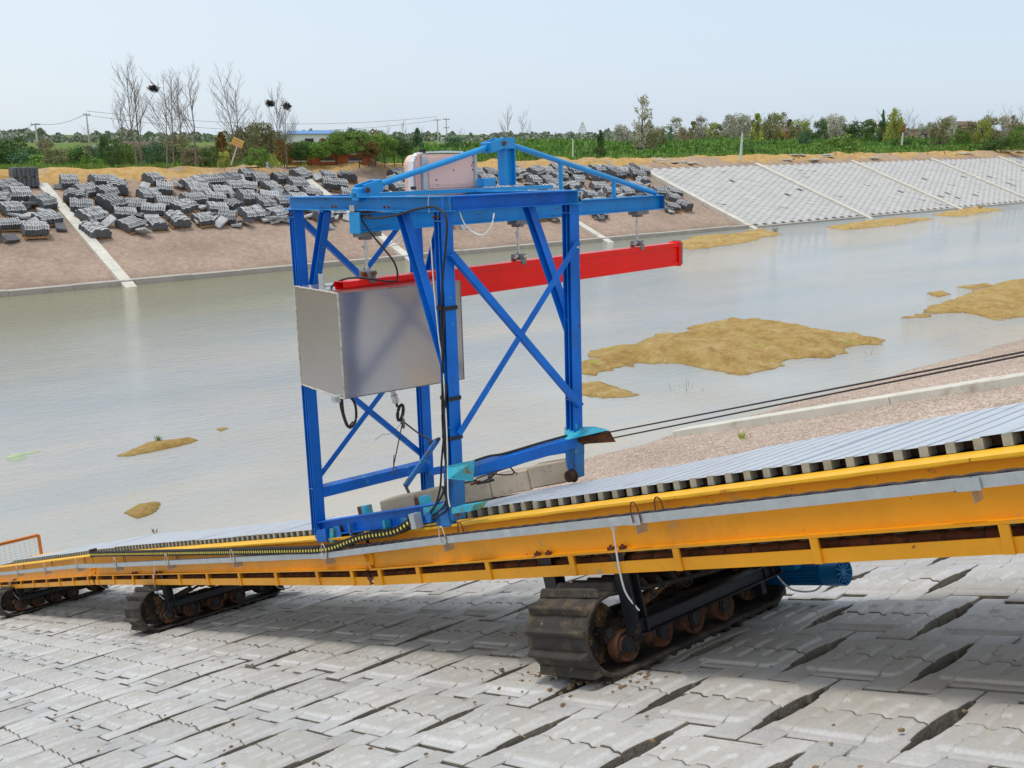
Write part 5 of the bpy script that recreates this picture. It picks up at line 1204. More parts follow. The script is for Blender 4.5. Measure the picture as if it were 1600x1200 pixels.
p = at_z(420, 261, -.68); sg = thing('fallen_sign', 'blue and white notice board fallen over on the crest of the far bank', 'sign', p)
ex = (upv(424, 262, p) - upv(414, 257, p)).normalized(); ez = V((-.1, .75, .6)).normalized(); ey = ex.cross(ez).normalized(); ez = ey.cross(ex)
mb = MB(); mb.obox(p + V((0, 0, .1)), (ex, ey, ez), (.36, .02, .30)); part(mb, 'board', M['white'], sg, sg)
mb = MB()
for k in range(3): mb.obox(p + V((0, 0, .1)) + ez * (-.19 + k * .19) + ey * .022, (ex, ey, ez), (.33, .002, .05)); mb.obox(p + V((0, 0, .1)) + ez * (-.19 + k * .19) - ey * .022, (ex, ey, ez), (.33, .002, .05))
part(mb, 'blue_bands', M['boardb'], sg, sg); mb = MB(); mb.cyl(p + V((-.2, -.1, .02)), p + V((-2.0, -.3, -.02)), .04, 6); part(mb, 'post', M['bark2'], sg, sg)

def pole(pxb, pyb, pxt, pyt, z, r, name, lab, cat='utility pole', arms=(), grp=None):
    p = at_z(pxb, pyb, z); top = upv(pxt, pyt, p); t = thing(name, lab, cat, p, grp); mb = MB(); mb.tube([p - V((0, 0, .3)), top], r * 1.3, 8, r2=r * .8); part(mb, 'shaft', M['pole'], t, t)
    rt = V((math.cos(YAW), -math.sin(YAW), 0))
    for (f_, w) in arms:
        c = p.lerp(top, f_); mb = MB(); mb.bar(c - rt * w, c + rt * w, .06, .08); part(mb, 'crossarm', M['bark2'], t, t)
        for q in (-.8, 0, .8): mb = MB(); mb.cyl(c + rt * w * q, c + rt * w * q + V((0, 0, .2)), .04, 6); part(mb, 'insulator', M['white'], t, t)
    return top
tops = []
pg = 'utility poles across the fields'
tops.append(pole(10, 247, 1, 204, -.70, .09, 'utility_pole', 'leaning pale utility pole at the far left edge', arms=((.97, .5),), grp=pg))
tops.append(pole(61, 245, 55, 193, -.70, .09, 'utility_pole', 'utility pole second from the left above the shrubs', arms=((.97, .5),), grp=pg))
tops.append(pole(141, 243, 135, 177, -.70, .08, 'utility_pole', 'tall thin utility pole left of the bare trees', arms=((.96, .4),), grp=pg))
tA = pole(686, 236, 683, 185, -.70, .08, 'utility_pole', 'left pole of the transformer pair behind the pink cabinet', arms=((.95, .5),), grp=pg)
tB = pole(699, 236, 697, 184, -.70, .08, 'utility_pole', 'right pole of the transformer pair behind the pink cabinet', arms=((.95, .5), (.7, .4)), grp=pg)
p = at_z(692, 236, -.7); c = upv(692, 218, p); t = thing('transformer', 'grey transformer platform slung between the two poles', 'transformer', c); mb = MB(); rt = V((math.cos(YAW), -math.sin(YAW), 0)); fwv = V((math.sin(YAW), math.cos(YAW), 0))
mb.obox(c, (rt, fwv, V((0, 0, 1))), (.35, .25, .3)); part(mb, 'tank', M['pole'], t, t, bevel=.05); mb = MB(); mb.bar(upv(684, 224, p), upv(700, 224, p), .25, .08); mb.bar(upv(684, 211, p), upv(700, 211, p), .1, .06); part(mb, 'platform', M['pole'], t, t)
def wire(a, b, sag, lab, dz=0):
    mb = MB(); a = a + V((0, 0, dz)); b = b + V((0, 0, dz)); mb.tube([a.lerp(b, k / 14) - V((0, 0, sag * 4 * (k / 14) * (1 - k / 14))) for k in range(15)], .018, 4); o = mb.build('power_line', M['rope'], base=a); tag(o, lab, 'power line', 'power lines')
wire(at_dist(-120, 75, 4.0), tops[0], .4, 'power line entering from the left edge to the leaning pole'); wire(tops[0], tops[1], .35, 'power line between the two leftmost poles'); wire(tops[1], tops[2], .5, 'power line from the second pole to the tall thin pole')
wire(tops[2], tA, 1.6, 'long power line passing behind the bare trees to the transformer poles', -.2); wire(tops[2], tA, 1.2, 'upper long power line crossing above the green trees', .25)
pole(1157, 245, 1160, 208, -.55, .11, 'concrete_post', 'white concrete post on the crest above the middle paving', 'post', grp='white posts along the bank')
pole(1408, 235, 1411, 207, -.55, .14, 'concrete_post', 'white concrete post on the crest, rightmost above the paving', 'post', grp='white posts along the bank')
pole(895, 247, 895, 217, -.6, .08, 'concrete_post', 'short white concrete post behind the sloping tie rod', 'post', grp='white posts along the bank')
p = at_z(1491, 224, -.2); t = thing('lamp_post', 'short white lamp post with a fan-shaped head beyond the green bank', 'lamp post', p); mb = MB(); a = upv(1491, 202, p); mb.cyl(p, a, .16, 8); part(mb, 'post', M['white'], t, t); mb = MB(); mb.tube([a, upv(1491, 197, p), upv(1491, 195, p)], .25, 10, r2=1.0); part(mb, 'lamp_head', M['white'], t, t)
# lattice pylon far off
p = at_dist(910, 420, -.7); t = thing('pylon', 'distant pale lattice pylon on the horizon right of the mast', 'pylon', p); mb = MB(); H_ = 7.2
cs = [(-1, -1), (1, -1), (1, 1), (-1, 1)]
for k in range(8):
    r0_ = 2.0 * (1 - k / 8.2); r1_ = 2.0 * (1 - (k + 1) / 8.2); z0 = H_ * k / 8; z1 = H_ * (k + 1) / 8
    for i in range(4):
        a = cs[i]; b = cs[(i + 1) % 4]; mb.bar(p + V((a[0] * r0_, a[1] * r0_, z0)), p + V((a[0] * r1_, a[1] * r1_, z1)), .22, .22, V((1, 1, 0)).normalized()); mb.bar(p + V((a[0] * r0_, a[1] * r0_, z0)), p + V((b[0] * r1_, b[1] * r1_, z1)), .12, .12)
part(mb, 'lattice', M['pole'], t, t)
# buildings
def house(px, dist, w, d, top, lab, wall, roof, rh=.8, nw=3, name='house', rot=0, cat='house', eave=.3, flat=False, zb=-.7):
    h = CAM_H + (210 - top) / 1600. * dist - zb; p = at_dist(px, dist, zb); t = thing(name, lab, cat, p); a = -YAW + rot; X = V((math.cos(a), math.sin(a), 0)); Y = V((-math.sin(a), math.cos(a), 0)); Z = V((0, 0, 1))
    mb = MB(); mb.obox(p + Z * h / 2, (X, Y, Z), (w / 2, d / 2, h / 2)); wl = part(mb, 'wall', wall, t, t)
    mb = MB()
    if flat: mb.obox(p + Z * (h + .12), (X, Y, Z), (w / 2 + eave, d / 2 + eave, .12))
    else:
        q = [p + X * sx * (w / 2 + eave) + Y * sy * (d / 2 + eave) + Z * h for sx, sy in ((-1, -1), (1, -1), (1, 1), (-1, 1))] + [p - X * (w / 2 + eave) + Z * (h + rh), p + X * (w / 2 + eave) + Z * (h + rh)]
        mb.add(q, [(0, 1, 5, 4), (2, 3, 4, 5), (0, 4, 3), (1, 2, 5), (0, 3, 2, 1)])
    part(mb, 'roof', roof, t, t)
    for k in range(nw):
        c = p + X * (-w / 2 + w * (k + .5) / nw) - Y * (d / 2 + .02) + Z * h * .55; mb = MB(); mb.obox(c, (X, Y, Z), (min(.5, w / nw * .28), .04, h * .18)); wdw = part(mb, 'window', M['glass'], t, t)
        mb = MB(); mb.obox(c - Z * (h * .2) - Y * .04, (X, Y, Z), (min(.55, w / nw * .32), .05, .05)); part(mb, 'sill', M['pole'], wdw, t)
    return t
house(488, 125, 5.0, 4, 209, 'white rendered house with blue metal roof above the green trees', M['wallwhite'], M['roofblue'], .35, 1, zb=-.3)
house(515, 84, 6.4, 2.5, 239, 'long low red brick shed under the broad green trees', M['brick'], M['roofbrown'], .12, 3, 'brick_shed', cat='shed')
house(225, 125, 4, 4, 229, 'low house with dark roof half hidden behind the bare trees', M['pole'], M['roofbrown'], .7, 3)
house(168, 150, 3, 4, 227, 'small pale house with flat roof left of the bare trees', M['wallwhite'], M['pole'], .3, 2, flat=True)
house(1210, 190, 5, 5, 206, 'reddish brick house glimpsed between the spring trees', M['brick'], M['roofbrown'], 1.0, 4)
house(1243, 215, 5, 5, 207, 'low brick house right of the yellow-green trees', M['brick'], M['roofbrown'], .8, 3)
house(1392, 230, 4, 5, 198, 'narrow brick house behind the tall green poplars', M['brick'], M['roofbrown'], .8, 3)
house(1455, 240, 6.5, 6, 203, 'flat-roofed pink brick building with dark window openings', mat('pink_brick', (.40, .22, .16), .9), M['pole'], .4, 4, flat=True, eave=.2)
house(1494, 250, 5, 6, 198, 'tall brown farmhouse with tiled roof beyond the white lamp', mat('brown_wall', (.22, .15, .09), .9), M['roofbrown'], .9, 3)
p = at_z(1190, 226, .2)
for k, px in enumerate((1189, 1196)):
    q = at_dist(px, 160, .25); t = thing('storage_tank', ['left of two small white tanks below the yellow-green tree', 'right of two small white tanks below the yellow-green tree'][k], 'tank', q, 'small white tanks'); mb = MB(); mb.tube([q, q + V((0, 0, .6)), q + V((0, 0, .75))], .28, 12, r2=.24); part(mb, 'drum', M['white'], t, t); mb = MB(); mb.cyl(q + V((0, 0, .75)), q + V((0, 0, .82)), .1, 8); part(mb, 'cap', M['pole'], t, t)

# ------------------------------------------------------------------ vegetation
def bare_tree(seed, H=7., spread=.55, lean=0.):
    rn = random.Random(seed); mb = MB()
    def br(p, d, L, r, lv):
        n = 4 if lv < 2 else 3; pts = [p]; dd = d.copy()
        for k in range(n):
            dd = (dd + V((rn.gauss(0, .07), rn.gauss(0, .07), .06 + rn.gauss(0, .03)))).normalized(); pts.append(pts[-1] + dd * L / n)
        mb.tube(pts, r, 5 if lv < 1 else 3, cap=False, r2=r * (.35 if lv else .25))
        if lv >= 3: return
        kids_ = (11, 6, 4)[lv]
        for k in range(kids_):
            f_ = (.28 if lv == 0 else .2) + (.74 if lv == 0 else .78) * (k + rn.random() * .6) / kids_; i = min(n - 1, int(f_ * n)); q = pts[i].lerp(pts[i + 1], f_ * n - i)
            a = rn.uniform(0, 2 * math.pi); base_ = (pts[i + 1] - pts[i]).normalized(); s_ = V((math.cos(a), math.sin(a), 0)); nd = (base_ * (1 - spread * .55) + s_ * spread + V((0, 0, .25))).normalized()
            br(q, nd, L * (.48 if lv == 0 else .5) * (1.15 - .55 * f_) * rn.uniform(.75, 1.15), r * .5 * (1.15 - .55 * f_), lv + 1)
    br(V((0, 0, -.2)), V((lean, 0, 1)).normalized(), H, H * .0105, 0)
    return mb
def crown(seed, kind):
    rn = random.Random(seed); mb = MB()
    clumps = []
    if kind == 'round':
        for k in range(34):
            a = rn.uniform(0, 6.28); z = rn.uniform(.12, .95); r = .5 * math.sqrt(max(0.05, 1 - ((z - .48) / .56) ** 2)) * rn.uniform(.55, 1.05); clumps.append((V((r * math.cos(a), r * math.sin(a), z)), rn.uniform(.12, .24)))
        nl, ls = 110, .033
    elif kind == 'cone':
        for k in range(34):
            a = rn.uniform(0, 6.28); z = rn.uniform(.08, 1.0); r = (1.02 - z) * .42 * rn.uniform(.6, 1.1); clumps.append((V((r * math.cos(a), r * math.sin(a), z)), .05 + .13 * (1.05 - z)))
        nl, ls = 60, .036
    elif kind == 'poplar':
        for k in range(40):
            a = rn.uniform(0, 6.28); z = rn.uniform(.18, 1.0); r = .24 * math.sin(math.pi * min(1, (z - .08))) * rn.uniform(.3, 1.15); clumps.append((V((r * math.cos(a), r * math.sin(a), z)), rn.uniform(.05, .11)))
        nl, ls = 34, .026
    else:  # shrub / wide
        for k in range(26):
            a = rn.uniform(0, 6.28); r = rn.uniform(.1, .62); z = rn.uniform(.1, .8) * (1.1 - r * .9); clumps.append((V((r * math.cos(a), r * math.sin(a), z)), rn.uniform(.14, .24)))
        nl, ls = 60, .045
    for c, R_ in clumps:
        for k in range(nl):
            d = V((rn.gauss(0, 1), rn.gauss(0, 1), rn.gauss(0, 1))).normalized() * R_ * rn.uniform(.45, 1.1); d.z *= .75; q = c + d
            n1 = V((rn.gauss(0, 1), rn.gauss(0, 1), rn.gauss(0, 1))).normalized(); n2 = n1.cross(V((rn.gauss(0, 1), rn.gauss(0, 1), rn.gauss(0, 1)))).normalized(); s_ = ls * rn.uniform(.5, 1.1)
            if q.z < .02: q.z = .02 + rn.random() * .05
            mb.add([q - n1 * s_, q + n2 * s_ * .7, q + n1 * s_, q - n2 * s_ * .7], [(0, 1, 2, 3)])
    return mb
CR = {}
for kind in ('round', 'cone', 'poplar', 'shrub'):
    for v in range(3):
        o = crown(100 + v, kind).build('crown', LF['dark']); CR[(kind, v)] = o.data; bpy.data.objects.remove(o)
CRM = {}
def crown_mesh(kind, v, col):
    k = (kind, v, col)
    if k not in CRM: m = CR[(kind, v)].copy(); m.materials.clear(); m.materials.append(LF[col]); CRM[k] = m
    return CRM[k]
TM = {}
def trunk_mesh(h, kind):
    k = (kind,)
    if k not in TM:
        mb = MB(); rn = random.Random(5)
        mb.tube([(0, 0, -.05), (.005, .0, .3), (-.005, .01, .6), (0, 0, .92)], .022, 6, r2=.005)
        for q in range(12):
            a = q * 2.4; z = .22 + q * .055; mb.tube([(0, 0, z), (.12 * math.cos(a), .12 * math.sin(a), z + .1), (.22 * math.cos(a), .22 * math.sin(a), z + .22)], .008, 4, cap=False, r2=.002)
        o = mb.build('trunk', M['bark2']); TM[k] = o.data; bpy.data.objects.remove(o)
    return TM[k]
tk = 0
def leafy(px, dist, top, wpx, kind, col, lab, pyb=None, z=-.75, name='tree', cat='tree', grp='trees beyond the far bank'):
    """top: picture row of the crown top; wpx: crown width there."""
    global tk; tk += 1
    p = at_dist(px, dist, z); d = ray(px, top); k_ = dist / math.hypot(d.x, d.y); ht = CAM_H + d.z * k_ - z; w = wpx / 1647. * dist
    t = thing(name, lab, cat, p, grp, rz=tk * 1.7)
    o = bpy.data.objects.new('crown', crown_mesh(kind, tk % 3, col)); scn.collection.objects.link(o); o.parent = t
    ws = {'round': 1.2, 'cone': .85, 'poplar': .52, 'shrub': 1.35}[kind]; o.scale = (w / ws, w / ws, ht)
    if 455 < px < 640 and kind == 'round' and dist < 90: o.scale[2] = ht * .74; o.location = (0, 0, ht * .27)
    if name != 'shrub':
        o = bpy.data.objects.new('trunk', trunk_mesh(1, kind)); scn.collection.objects.link(o); o.parent = t; o.scale = (ht * .8, ht * .8, ht)
    return t
bcount = [0]
BM = []
for v in range(5):
    o = bare_tree(200 + v, 1.0 * 7, .5 + .06 * v).build('branches', M['bark']); BM.append(o.data); bpy.data.objects.remove(o)
def bare(px, dist, top, lab, v=0, lean=0, nest=None, z=-.75, wide=1., grp='bare trees on the left'):
    p = at_dist(px, dist, z); d = ray(px, top); k_ = dist / math.hypot(d.x, d.y); ht = CAM_H + d.z * k_ - z
    t = thing('bare_tree', lab, 'tree', p, grp, rz=px * 1.3)
    o = bpy.data.objects.new('trunk_and_branches', BM[v]); scn.collection.objects.link(o); o.parent = t; s_ = ht / 8.0; o.scale = (s_ * wide, s_ * wide, s_); 
    t.rotation_euler = (0, lean, t.rotation_euler[2]) if not lean else (0, lean, -YAW)
    if nest:
        q = upv(nest[0], nest[1], p); n = thing('bird_nest', nest[2], 'nest', q, 'twig nests in bare trees'); rn = random.Random(int(nest[0])); mb = MB()
        for k in range(140):
            c = q + V((rn.gauss(0, .13), rn.gauss(0, .13), rn.gauss(0, .11))); dd = V((rn.gauss(0, 1), rn.gauss(0, 1), rn.gauss(0, .5))).normalized(); mb.bar(c - dd * .16, c + dd * .16, .025, .025)
        o = part(mb, 'twigs', M['nest'], n, n); o['kind'] = 'stuff'
        mb = MB(); mb.tube([q - V((0, 0, .12)), q, q + V((0, 0, .12))], .15, 8); part(mb, 'core', M['nest'], n, n)
bare(210, 78, 95, 'tallest leaning bare tree at the left of the group', 0, -.10)
bare(219, 80, 100, 'slender upright bare tree beside the leaning one', 1)
bare(184, 82, 150, 'short spreading bare tree at the left edge of the group', 2, wide=1.15)
bare(256, 77, 112, 'bare tree with a nest high on its thin stem', 3, -.05, (240, 138, 'dark twig nest in the leftmost tree crown'))
bare(268, 80, 105, 'bare forked tree right of the nest tree', 4)
bare(283, 82, 120, 'thin bare tree in the middle of the left group', 0)
bare(302, 78, 105, 'broad bare tree at the right end of the left group', 1, -.03, wide=1.1)
bare(366, 82, 110, 'tall bare tree behind the yellow leaning sign', 2, -.04)
bare(378, 85, 118, 'slim bare tree just right of the yellow sign', 3)
bare(398, 88, 160, 'low bare tree between the sign and the two nests', 4)
bare(434, 80, 135, 'bare tree carrying the larger of two nests', 0, -.05, (422, 162, 'larger dark twig nest, left of the close pair'))
bare(447, 79, 150, 'thin bare tree carrying the right hand nest', 1, 0, (448, 166, 'smaller dark twig nest, right of the close pair'))
bare(458, 86, 185, 'small bare sapling right of the nest trees', 2)
bare(141, 78, 195, 'bare scrubby tree around the thin utility pole', 3, wide=1.4)
g2 = 'bare trees further off'
bare(792, 105, 165, 'pale bare tree left of two standing behind the mast', 1, z=-.7, wide=.9, grp=g2); bare(819, 105, 172, 'pale bare tree right of two standing behind the mast', 3, z=-.7, wide=.8, grp=g2)
bare(1100, 150, 178, 'bare pale tree left of the spring woodland', 2, grp=g2); bare(1262, 190, 178, 'bare tree between the yellow-green trees and dark crowns', 4, grp=g2)
bare(1300, 190, 188, 'bare tree rising from the dark round crowns', 0, grp=g2); bare(1336, 200, 182, 'bare tree above the largest dark crown', 1, grp=g2)
bare(1420, 210, 172, 'bare tree right of the tall green poplars', 2, grp=g2); bare(1428, 205, 178, 'second bare tree right of the green poplars', 3, grp=g2)
bare(1455, 230, 187, 'small bare tree above the flat pink building', 4, grp=g2); bare(1490, 230, 182, 'bare tree behind the brown farmhouse', 0, grp=g2)
bare(1540, 190, 172, 'bare tree left of the rightmost group', 1, grp=g2); bare(1562, 185, 168, 'tallest bare tree of the rightmost group', 2, grp=g2); bare(1595, 185, 166, 'bare tree at the right picture edge', 3, grp=g2)
bare(655, 110, 195, 'bare grey tree right of the pointed green tree', 4, grp=g2); bare(628, 105, 190, 'bare tree left of the pointed green tree', 0, grp=g2); bare(720, 120, 200, 'bare faint tree right of the transformer', 1, grp=g2); bare(600, 110, 196, 'bare bushy tree above the broad green trees', 2, grp=g2)
bare(980, 140, 200, 'faint bare tree left of the tall poplar', 2, grp=g2); bare(770, 118, 205, 'faint bare tree behind the mast foot', 4, grp=g2)
for a in [
 (175, 79, 228, 34, 'round', 'dark', 'dark green bush left of the bare trees'), (196, 84, 226, 38, 'round', 'mid', 'green bush at the feet of the leaning bare trees'), (186, 92, 224, 30, 'shrub', 'olive', 'olive shrub behind the dark green bush'),
 (240, 84, 222, 40, 'round', 'bluegreen', 'green tree behind the nest tree stem'), (272, 88, 212, 60, 'round', 'olive', 'big olive tree in the middle of the bare trees'), (300, 80, 232, 40, 'round', 'brown', 'brownish bush between bare trunks'),
 (325, 80, 230, 34, 'round', 'dark', 'dark green bush left of the reddish tree'), (345, 82, 206, 40, 'cone', 'red', 'reddish green tree left of the yellow sign'), (347, 74, 238, 24, 'round', 'yel', 'small yellow-green bush under the reddish tree'),
 (383, 86, 196, 52, 'round', 'olive', 'large olive tree behind the yellow sign'), (410, 88, 193, 56, 'round', 'olive', 'broad pale olive tree left of the nests'), (400, 76, 232, 40, 'round', 'mid', 'green bush right of the yellow sign'),
 (425, 77, 236, 24, 'shrub', 'yel', 'light green shrub under the nest trees'), (442, 80, 218, 30, 'round', 'red', 'reddish bush beneath the right hand nest'), (462, 80, 228, 36, 'round', 'dark', 'dark green tree left end of the broad row'),
 (484, 81, 222, 46, 'round', 'mid', 'bright green tree in front of the white house'), (512, 84, 217, 40, 'round', 'red', 'brownish green tree right of the white house'), (535, 84, 206, 46, 'round', 'mid', 'large green tree in the middle of the broad row'),
 (552, 85, 201, 36, 'round', 'dark', 'tallest dark green tree of the broad row'), (585, 82, 212, 52, 'round', 'mid', 'bright green spreading tree near the red shed end'), (615, 84, 218, 44, 'round', 'dark', 'dark tree at the right end of the broad row'),
 (575, 98, 203, 60, 'round', 'olive', 'pale olive tree rising behind the broad row'), (652, 100, 200, 30, 'cone', 'bluegreen', 'pointed blue-green tree left of the transformer'), (708, 112, 214, 40, 'round', 'bluegreen', 'dull green tree right of the transformer poles'), (480, 130, 202, 24, 'round', 'olive', 'olive tree top above the white house roof'),
 (938, 105, 203, 25, 'cone', 'dark', 'solitary dark evergreen before the green bank'), (1003, 115, 152, 30, 'poplar', 'pale', 'tallest slim pale poplar standing on the green bank'), (1010, 118, 192, 44, 'round', 'olive', 'olive tree at the foot of the tall pale poplar'), (972, 128, 196, 34, 'round', 'pale', 'pale spring tree left of the tall poplar'), (1030, 125, 200, 26, 'round', 'olive', 'olive bush right of the tall poplar'),
 (1048, 150, 195, 14, 'cone', 'bluegreen', 'narrow blue-green tree right of the tall poplar'), (1070, 160, 200, 26, 'round', 'brown', 'purplish brown tree beyond the bank'), (1095, 160, 184, 28, 'poplar', 'pale', 'pale thin tree left of the spring woodland'), (1123, 150, 192, 28, 'cone', 'olive', 'olive pointed tree in the spring woodland'),
 (1142, 160, 180, 34, 'round', 'pale', 'pale budding tree behind the white post'), (1162, 162, 181, 30, 'round', 'pale', 'second pale budding tree right of the white post'), (1182, 150, 174, 30, 'cone', 'yel', 'bright yellow-green poplar above the white tanks'), (1203, 158, 178, 28, 'round', 'olive', 'olive tree right of the bright poplar'), (1214, 160, 180, 22, 'poplar', 'yel', 'slim yellow-green tree at the end of the woodland'),
 (1240, 170, 196, 26, 'round', 'olive', 'olive tree before the low brick house'), (1258, 150, 204, 22, 'round', 'bluegreen', 'round blue-green bush right of the brick house'), (1280, 170, 190, 30, 'round', 'dark', 'dark round crown left of the largest dark crown'), (1345, 175, 188, 52, 'round', 'dark', 'largest dark round crown on the right'), (1312, 178, 194, 30, 'round', 'brown', 'brown crown between the two dark crowns'),
 (1377, 170, 172, 18, 'cone', 'bluegreen', 'narrow green poplar left of the pair'), (1396, 168, 170, 28, 'round', 'yel', 'yellow-green poplar right of the pair'), (1410, 160, 199, 30, 'shrub', 'dark', 'dark shrub below the tall green poplars'), (1470, 200, 204, 26, 'shrub', 'mid', 'green shrub before the flat pink building'),
 (1505, 170, 202, 26, 'round', 'mid', 'green bush right of the white lamp'), (1525, 185, 190, 50, 'round', 'brown', 'brown thicket right of the farmhouse'), (1548, 180, 184, 40, 'round', 'olive', 'olive thicket under the rightmost bare trees'), (1582, 170, 182, 22, 'poplar', 'brown', 'reddish brown tree near the right edge'), (1595, 165, 196, 40, 'round', 'mid', 'green tree at the right picture edge'), (1560, 165, 204, 44, 'shrub', 'dark', 'dark shrub under the rightmost bare trees'),
 (15, 110, 215, 44, 'round', 'dark', 'dark tree cluster at the far left edge'), (40, 105, 222, 46, 'shrub', 'mid', 'green shrubs between the two leftmost poles'), (75, 100, 224, 40, 'shrub', 'mid', 'green shrubs right of the second pole'), (68, 120, 217, 26, 'round', 'brown', 'brown crown behind the second pole'), (110, 95, 232, 40, 'shrub', 'olive', 'olive shrubs in the middle of the left field'), (135, 88, 236, 30, 'shrub', 'mid', 'low green shrubs near the tall thin pole'), (160, 100, 213, 16, 'round', 'dark', 'small dark round tree left of the bushes'), (745, 120, 222, 44, 'shrub', 'mid', 'green shrub behind the mast'), (840, 125, 216, 60, 'shrub', 'mid', 'broad green shrub crown behind the tie rod'), (880, 130, 212, 50, 'shrub', 'mid', 'green rounded shrub left of the short post'), (1085, 125, 212, 60, 'shrub', 'mid', 'green shrub on the bank behind the paving'),
 (1120, 130, 210, 50, 'shrub', 'mid', 'green shrub below the pointed olive tree'), (1320, 140, 204, 60, 'shrub', 'mid', 'green shrub mound below the dark crowns'), (1290, 145, 206, 50, 'shrub', 'mid', 'green shrub mound left of the crowns')]:
    px, dist, top, w, kind, col, lab = a
    leafy(px, dist, top, w, kind, col, lab, name='shrub' if kind == 'shrub' else 'evergreen_tree' if kind == 'cone' and col == 'dark' else 'leafy_tree', cat='shrub' if kind == 'shrub' else 'tree')
rt_ = random.Random(21)
xs_ = [1056, 1083, 1110, 1133, 1152, 1172, 1194, 1222, 1233, 1250, 1270, 1291, 1306, 1325, 1358, 1366, 1385, 1404, 1432, 1445, 1468, 1482, 1512, 1520, 1535, 1555, 1572, 1588, 1610]
kinds_ = [('poplar', 'pale', 182, 'thin pale budding'), ('round', 'olive', 190, 'rounded olive'), ('round', 'pale', 186, 'hazy pale'), ('shrub', 'mid', 202, 'low green'), ('round', 'yel', 192, 'fresh yellow-green'), ('cone', 'olive', 190, 'pointed olive')]
for i, px in enumerate(xs_):
    kd, cl, tp_, w_ = kinds_[(i * 5 + (i // 6)) % 6]
    leafy(px, rt_.uniform(165, 215), tp_ + rt_.uniform(-5, 6), rt_.uniform(22, 38), kd, cl, '%s tree, %s from the left in the row behind the right hand bank' % (w_, ['first','second','third','fourth','fifth','sixth','seventh','eighth','ninth','tenth','eleventh','twelfth','thirteenth','fourteenth','fifteenth','sixteenth','seventeenth','eighteenth','nineteenth','twentieth','21st','22nd','23rd','24th','25th','26th','27th','28th','29th','30th'][i]), name='leafy_tree')
hx_ = random.Random(31)
for i in range(22):
    px = 6 + i * 20.5 + hx_.uniform(-5, 5); cl = ['dark', 'mid', 'olive', 'mid', 'dark', 'bluegreen'][(i * 5) % 6]
    leafy(px, hx_.uniform(86, 104), hx_.uniform(222, 233) if px < 150 else hx_.uniform(217, 229), hx_.uniform(34, 52), ['round', 'shrub'][i % 2], cl, '%s bush from the left in the hedge along the left field, %s green' % (ordn[i] if i < 20 else ['21st', '22nd'][i - 20], {'dark': 'dark', 'mid': 'fresh', 'olive': 'olive', 'bluegreen': 'bluish'}[cl]), name='hedge_bush', cat='bush', grp='hedge along the left field')
for i, (px, tp, w, cl) in enumerate([(468, 222, 40, 'dark'), (498, 222, 40, 'mid'), (524, 212, 44, 'mid'), (560, 206, 46, 'mid'), (600, 210, 48, 'mid'), (628, 216, 40, 'dark'), (575, 222, 40, 'red')]):
    leafy(px, 80.5 + (i % 3), tp, w, 'round', cl, '%s full green crown from the left in front of the brick shed row' % ordn[i], name='leafy_tree')
# green reed bank along the right of the far crest
def reed_top(x, y): 
    t = (y - 73) / 18
    return -.75 + 1.75 * (.15 + .85 * min(1, max(0, t))) * (.85 + .25 * nf(x, y, .07)) + .20 * math.sin(y * 1.1 + nf(x, y, .05) * 4)
grid('green_rise', fr(44, 420, 4), fr(73, 92, 2.4), lambda x, y: reed_top(x, y) - .30 - (1.2 if x < 46 or y > 91 else 0), LF['grass'])
mb = MB(); rg = random.Random(12)
for k in range(52000):
    f_ = rg.random(); x = 45 + 330 * f_ ** 1.5; y = 72.3 + rg.random() ** 1.2 * 19; z = reed_top(x, y) - .30; s_ = (.16 + .0011 * x) * rg.uniform(.6, 1.3)
    a = rg.uniform(0, 3.14); u = V((math.cos(a), math.sin(a), 0)); l = V((rg.gauss(0, .35), rg.gauss(0, .35), 1)).normalized()
    q = V((x, y, z)); mb.add([q - u * s_ * .35, q + u * s_ * .35, q + l * s_ * 2.0 + u * s_ * .15, q + l * s_ * 1.8 - u * s_ * .3], [(0, 1, 2, 3)])
o = mb.build('reed_grass', LF['grass']); o['kind'] = 'stuff'
# rough grass on the left field and dry tufts on the crest
mb = MB()
for k in range(16000):
    px = rg.uniform(-60, 660); dist = 77 + 60 * rg.random() ** 1.6; q = at_dist(px, dist, -.78); s_ = .12 * rg.uniform(.6, 1.5) * dist / 80
    if q.y < 72: continue
    a = rg.uniform(0, 3.14); u = V((math.cos(a), math.sin(a), 0)); l = V((rg.gauss(0, .35), rg.gauss(0, .35), 1)).normalized()
    mb.add([q - u * s_ * .5, q + u * s_ * .5, q + l * s_ * 2.6], [(0, 1, 2)])
o = mb.build('rough_grass', LF['mid']); o['kind'] = 'stuff'
# distant wood line closing the horizon
mb = MB()
for k in range(26000):
    px = rg.uniform(-150, 1750); dist = rg.uniform(330, 520); p_ = at_dist(px, dist, -.9); hmax = (1.9 + 2.2 * noise.noise(V((px * .013, 1, 0))) + 1.8 * noise.noise(V((px * .07, 7, 0)))) * dist / 330
    q = p_ + V((0, 0, rg.random() ** .8 * max(.6, hmax))); s_ = dist * .0017 * rg.uniform(.6, 1.3)
    n1 = V((rg.gauss(0, 1), rg.gauss(0, 1), rg.gauss(0, 1))).normalized(); n2 = n1.cross(V((rg.gauss(0, 1), rg.gauss(0, 1), rg.gauss(0, 1)))).normalized()
    mb.add([q - n1 * s_, q + n2 * s_, q + n1 * s_, q - n2 * s_], [(0, 1, 2, 3)])
o = mb.build('distant_woods', LF['haze']); o['kind'] = 'stuff'
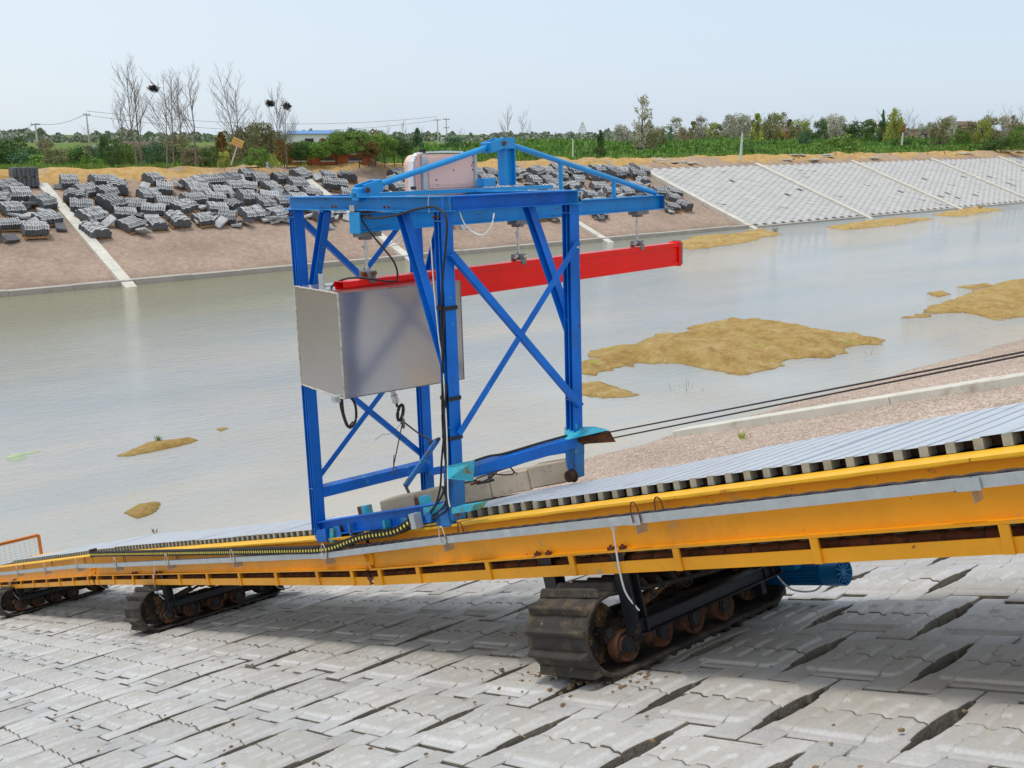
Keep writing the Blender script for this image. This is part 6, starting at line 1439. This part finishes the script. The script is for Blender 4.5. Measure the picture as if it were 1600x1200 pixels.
# water weeds
def weed(px, py, h, lab, n=16, z=WATER, sp=.10, name='weed_tuft', col='mid', base=None):
    p = at_z(px, py, z) if base is None else base; rn = random.Random(px); mb = MB()
    for k in range(n):
        a = rn.uniform(0, 6.28); b_ = p + V((math.cos(a), math.sin(a), 0)) * sp * rn.random(); d = V((math.cos(a) * rn.uniform(.1, .6), math.sin(a) * rn.uniform(.1, .6), 1)).normalized(); L_ = h * rn.uniform(.5, 1.1)
        mb.tube([b_, b_ + d * L_ * .6, b_ + d * L_ + V((d.x, d.y, 0)) * L_ * .2], .012, 3, cap=False, r2=.003)
    o = mb.build(name, LF[col], base=p); tag(o, lab, 'weed', 'weeds growing from the shallows')
weed(249, 690, .17, 'green weed tuft on the narrow left sandbar', 26, WATER + .06, .10, col='mid')
weed(1210, 362, .5, 'dark green weed on the sandbar at the paving corner', 22, WATER + .15, .25, col='dark'); weed(1532, 326, .6, 'dark weed on the rightmost sandbar', 20, WATER + .12, .25, col='dark')
weed(1075, 612, .40, 'sparse green stems in the shallows below the big sandbar', 9, WATER - .1, .6, col='yel'); weed(1358, 560, .5, 'single dry stalk in the water by the sandbar tip', 3, WATER - .15, .05, col='brown')
weed(241, 833, .12, 'tiny dark weed poking out of the water above the deck', 8, WATER - .02, .06, col='brown'); weed(1160, 683, .15, 'small dry grass tuft on the near gravel slope', 22, 0, .18, col='yel', base=(lambda d: V((d.x, d.y, CAM_H + d.z)))((ray(1160, 685) * ((CAM_H + .06) / (-(ray(1160, 685).z + TS * ray(1160, 685).y))))))
# dark saplings along the crest
for i, (px, py) in enumerate([(1248, 246), (1258, 243), (1306, 242), (1320, 240), (1408, 238), (1450, 239), (1476, 241), (1391, 238), (1240, 248), (1335, 239)]):
    p = far_pt(px, py + 1); p.z = far_h(p.x, p.y); weed(px, py, .55, 'small dark sapling on the yellow crest, %s from the left' % ordn[sorted([1248, 1258, 1306, 1320, 1408, 1450, 1476, 1391, 1240, 1335]).index(px)], 10, base=p, sp=.12, name='sapling', col='dark')

for o in bpy.data.objects:
    for k in ('_wb',):
        if k in o: del o[k]
for m in bpy.data.materials:
    if '_out' in m: del m['_out']
for m in list(bpy.data.meshes):
    if m.users == 0: bpy.data.meshes.remove(m)
scn.cycles.use_denoising = True
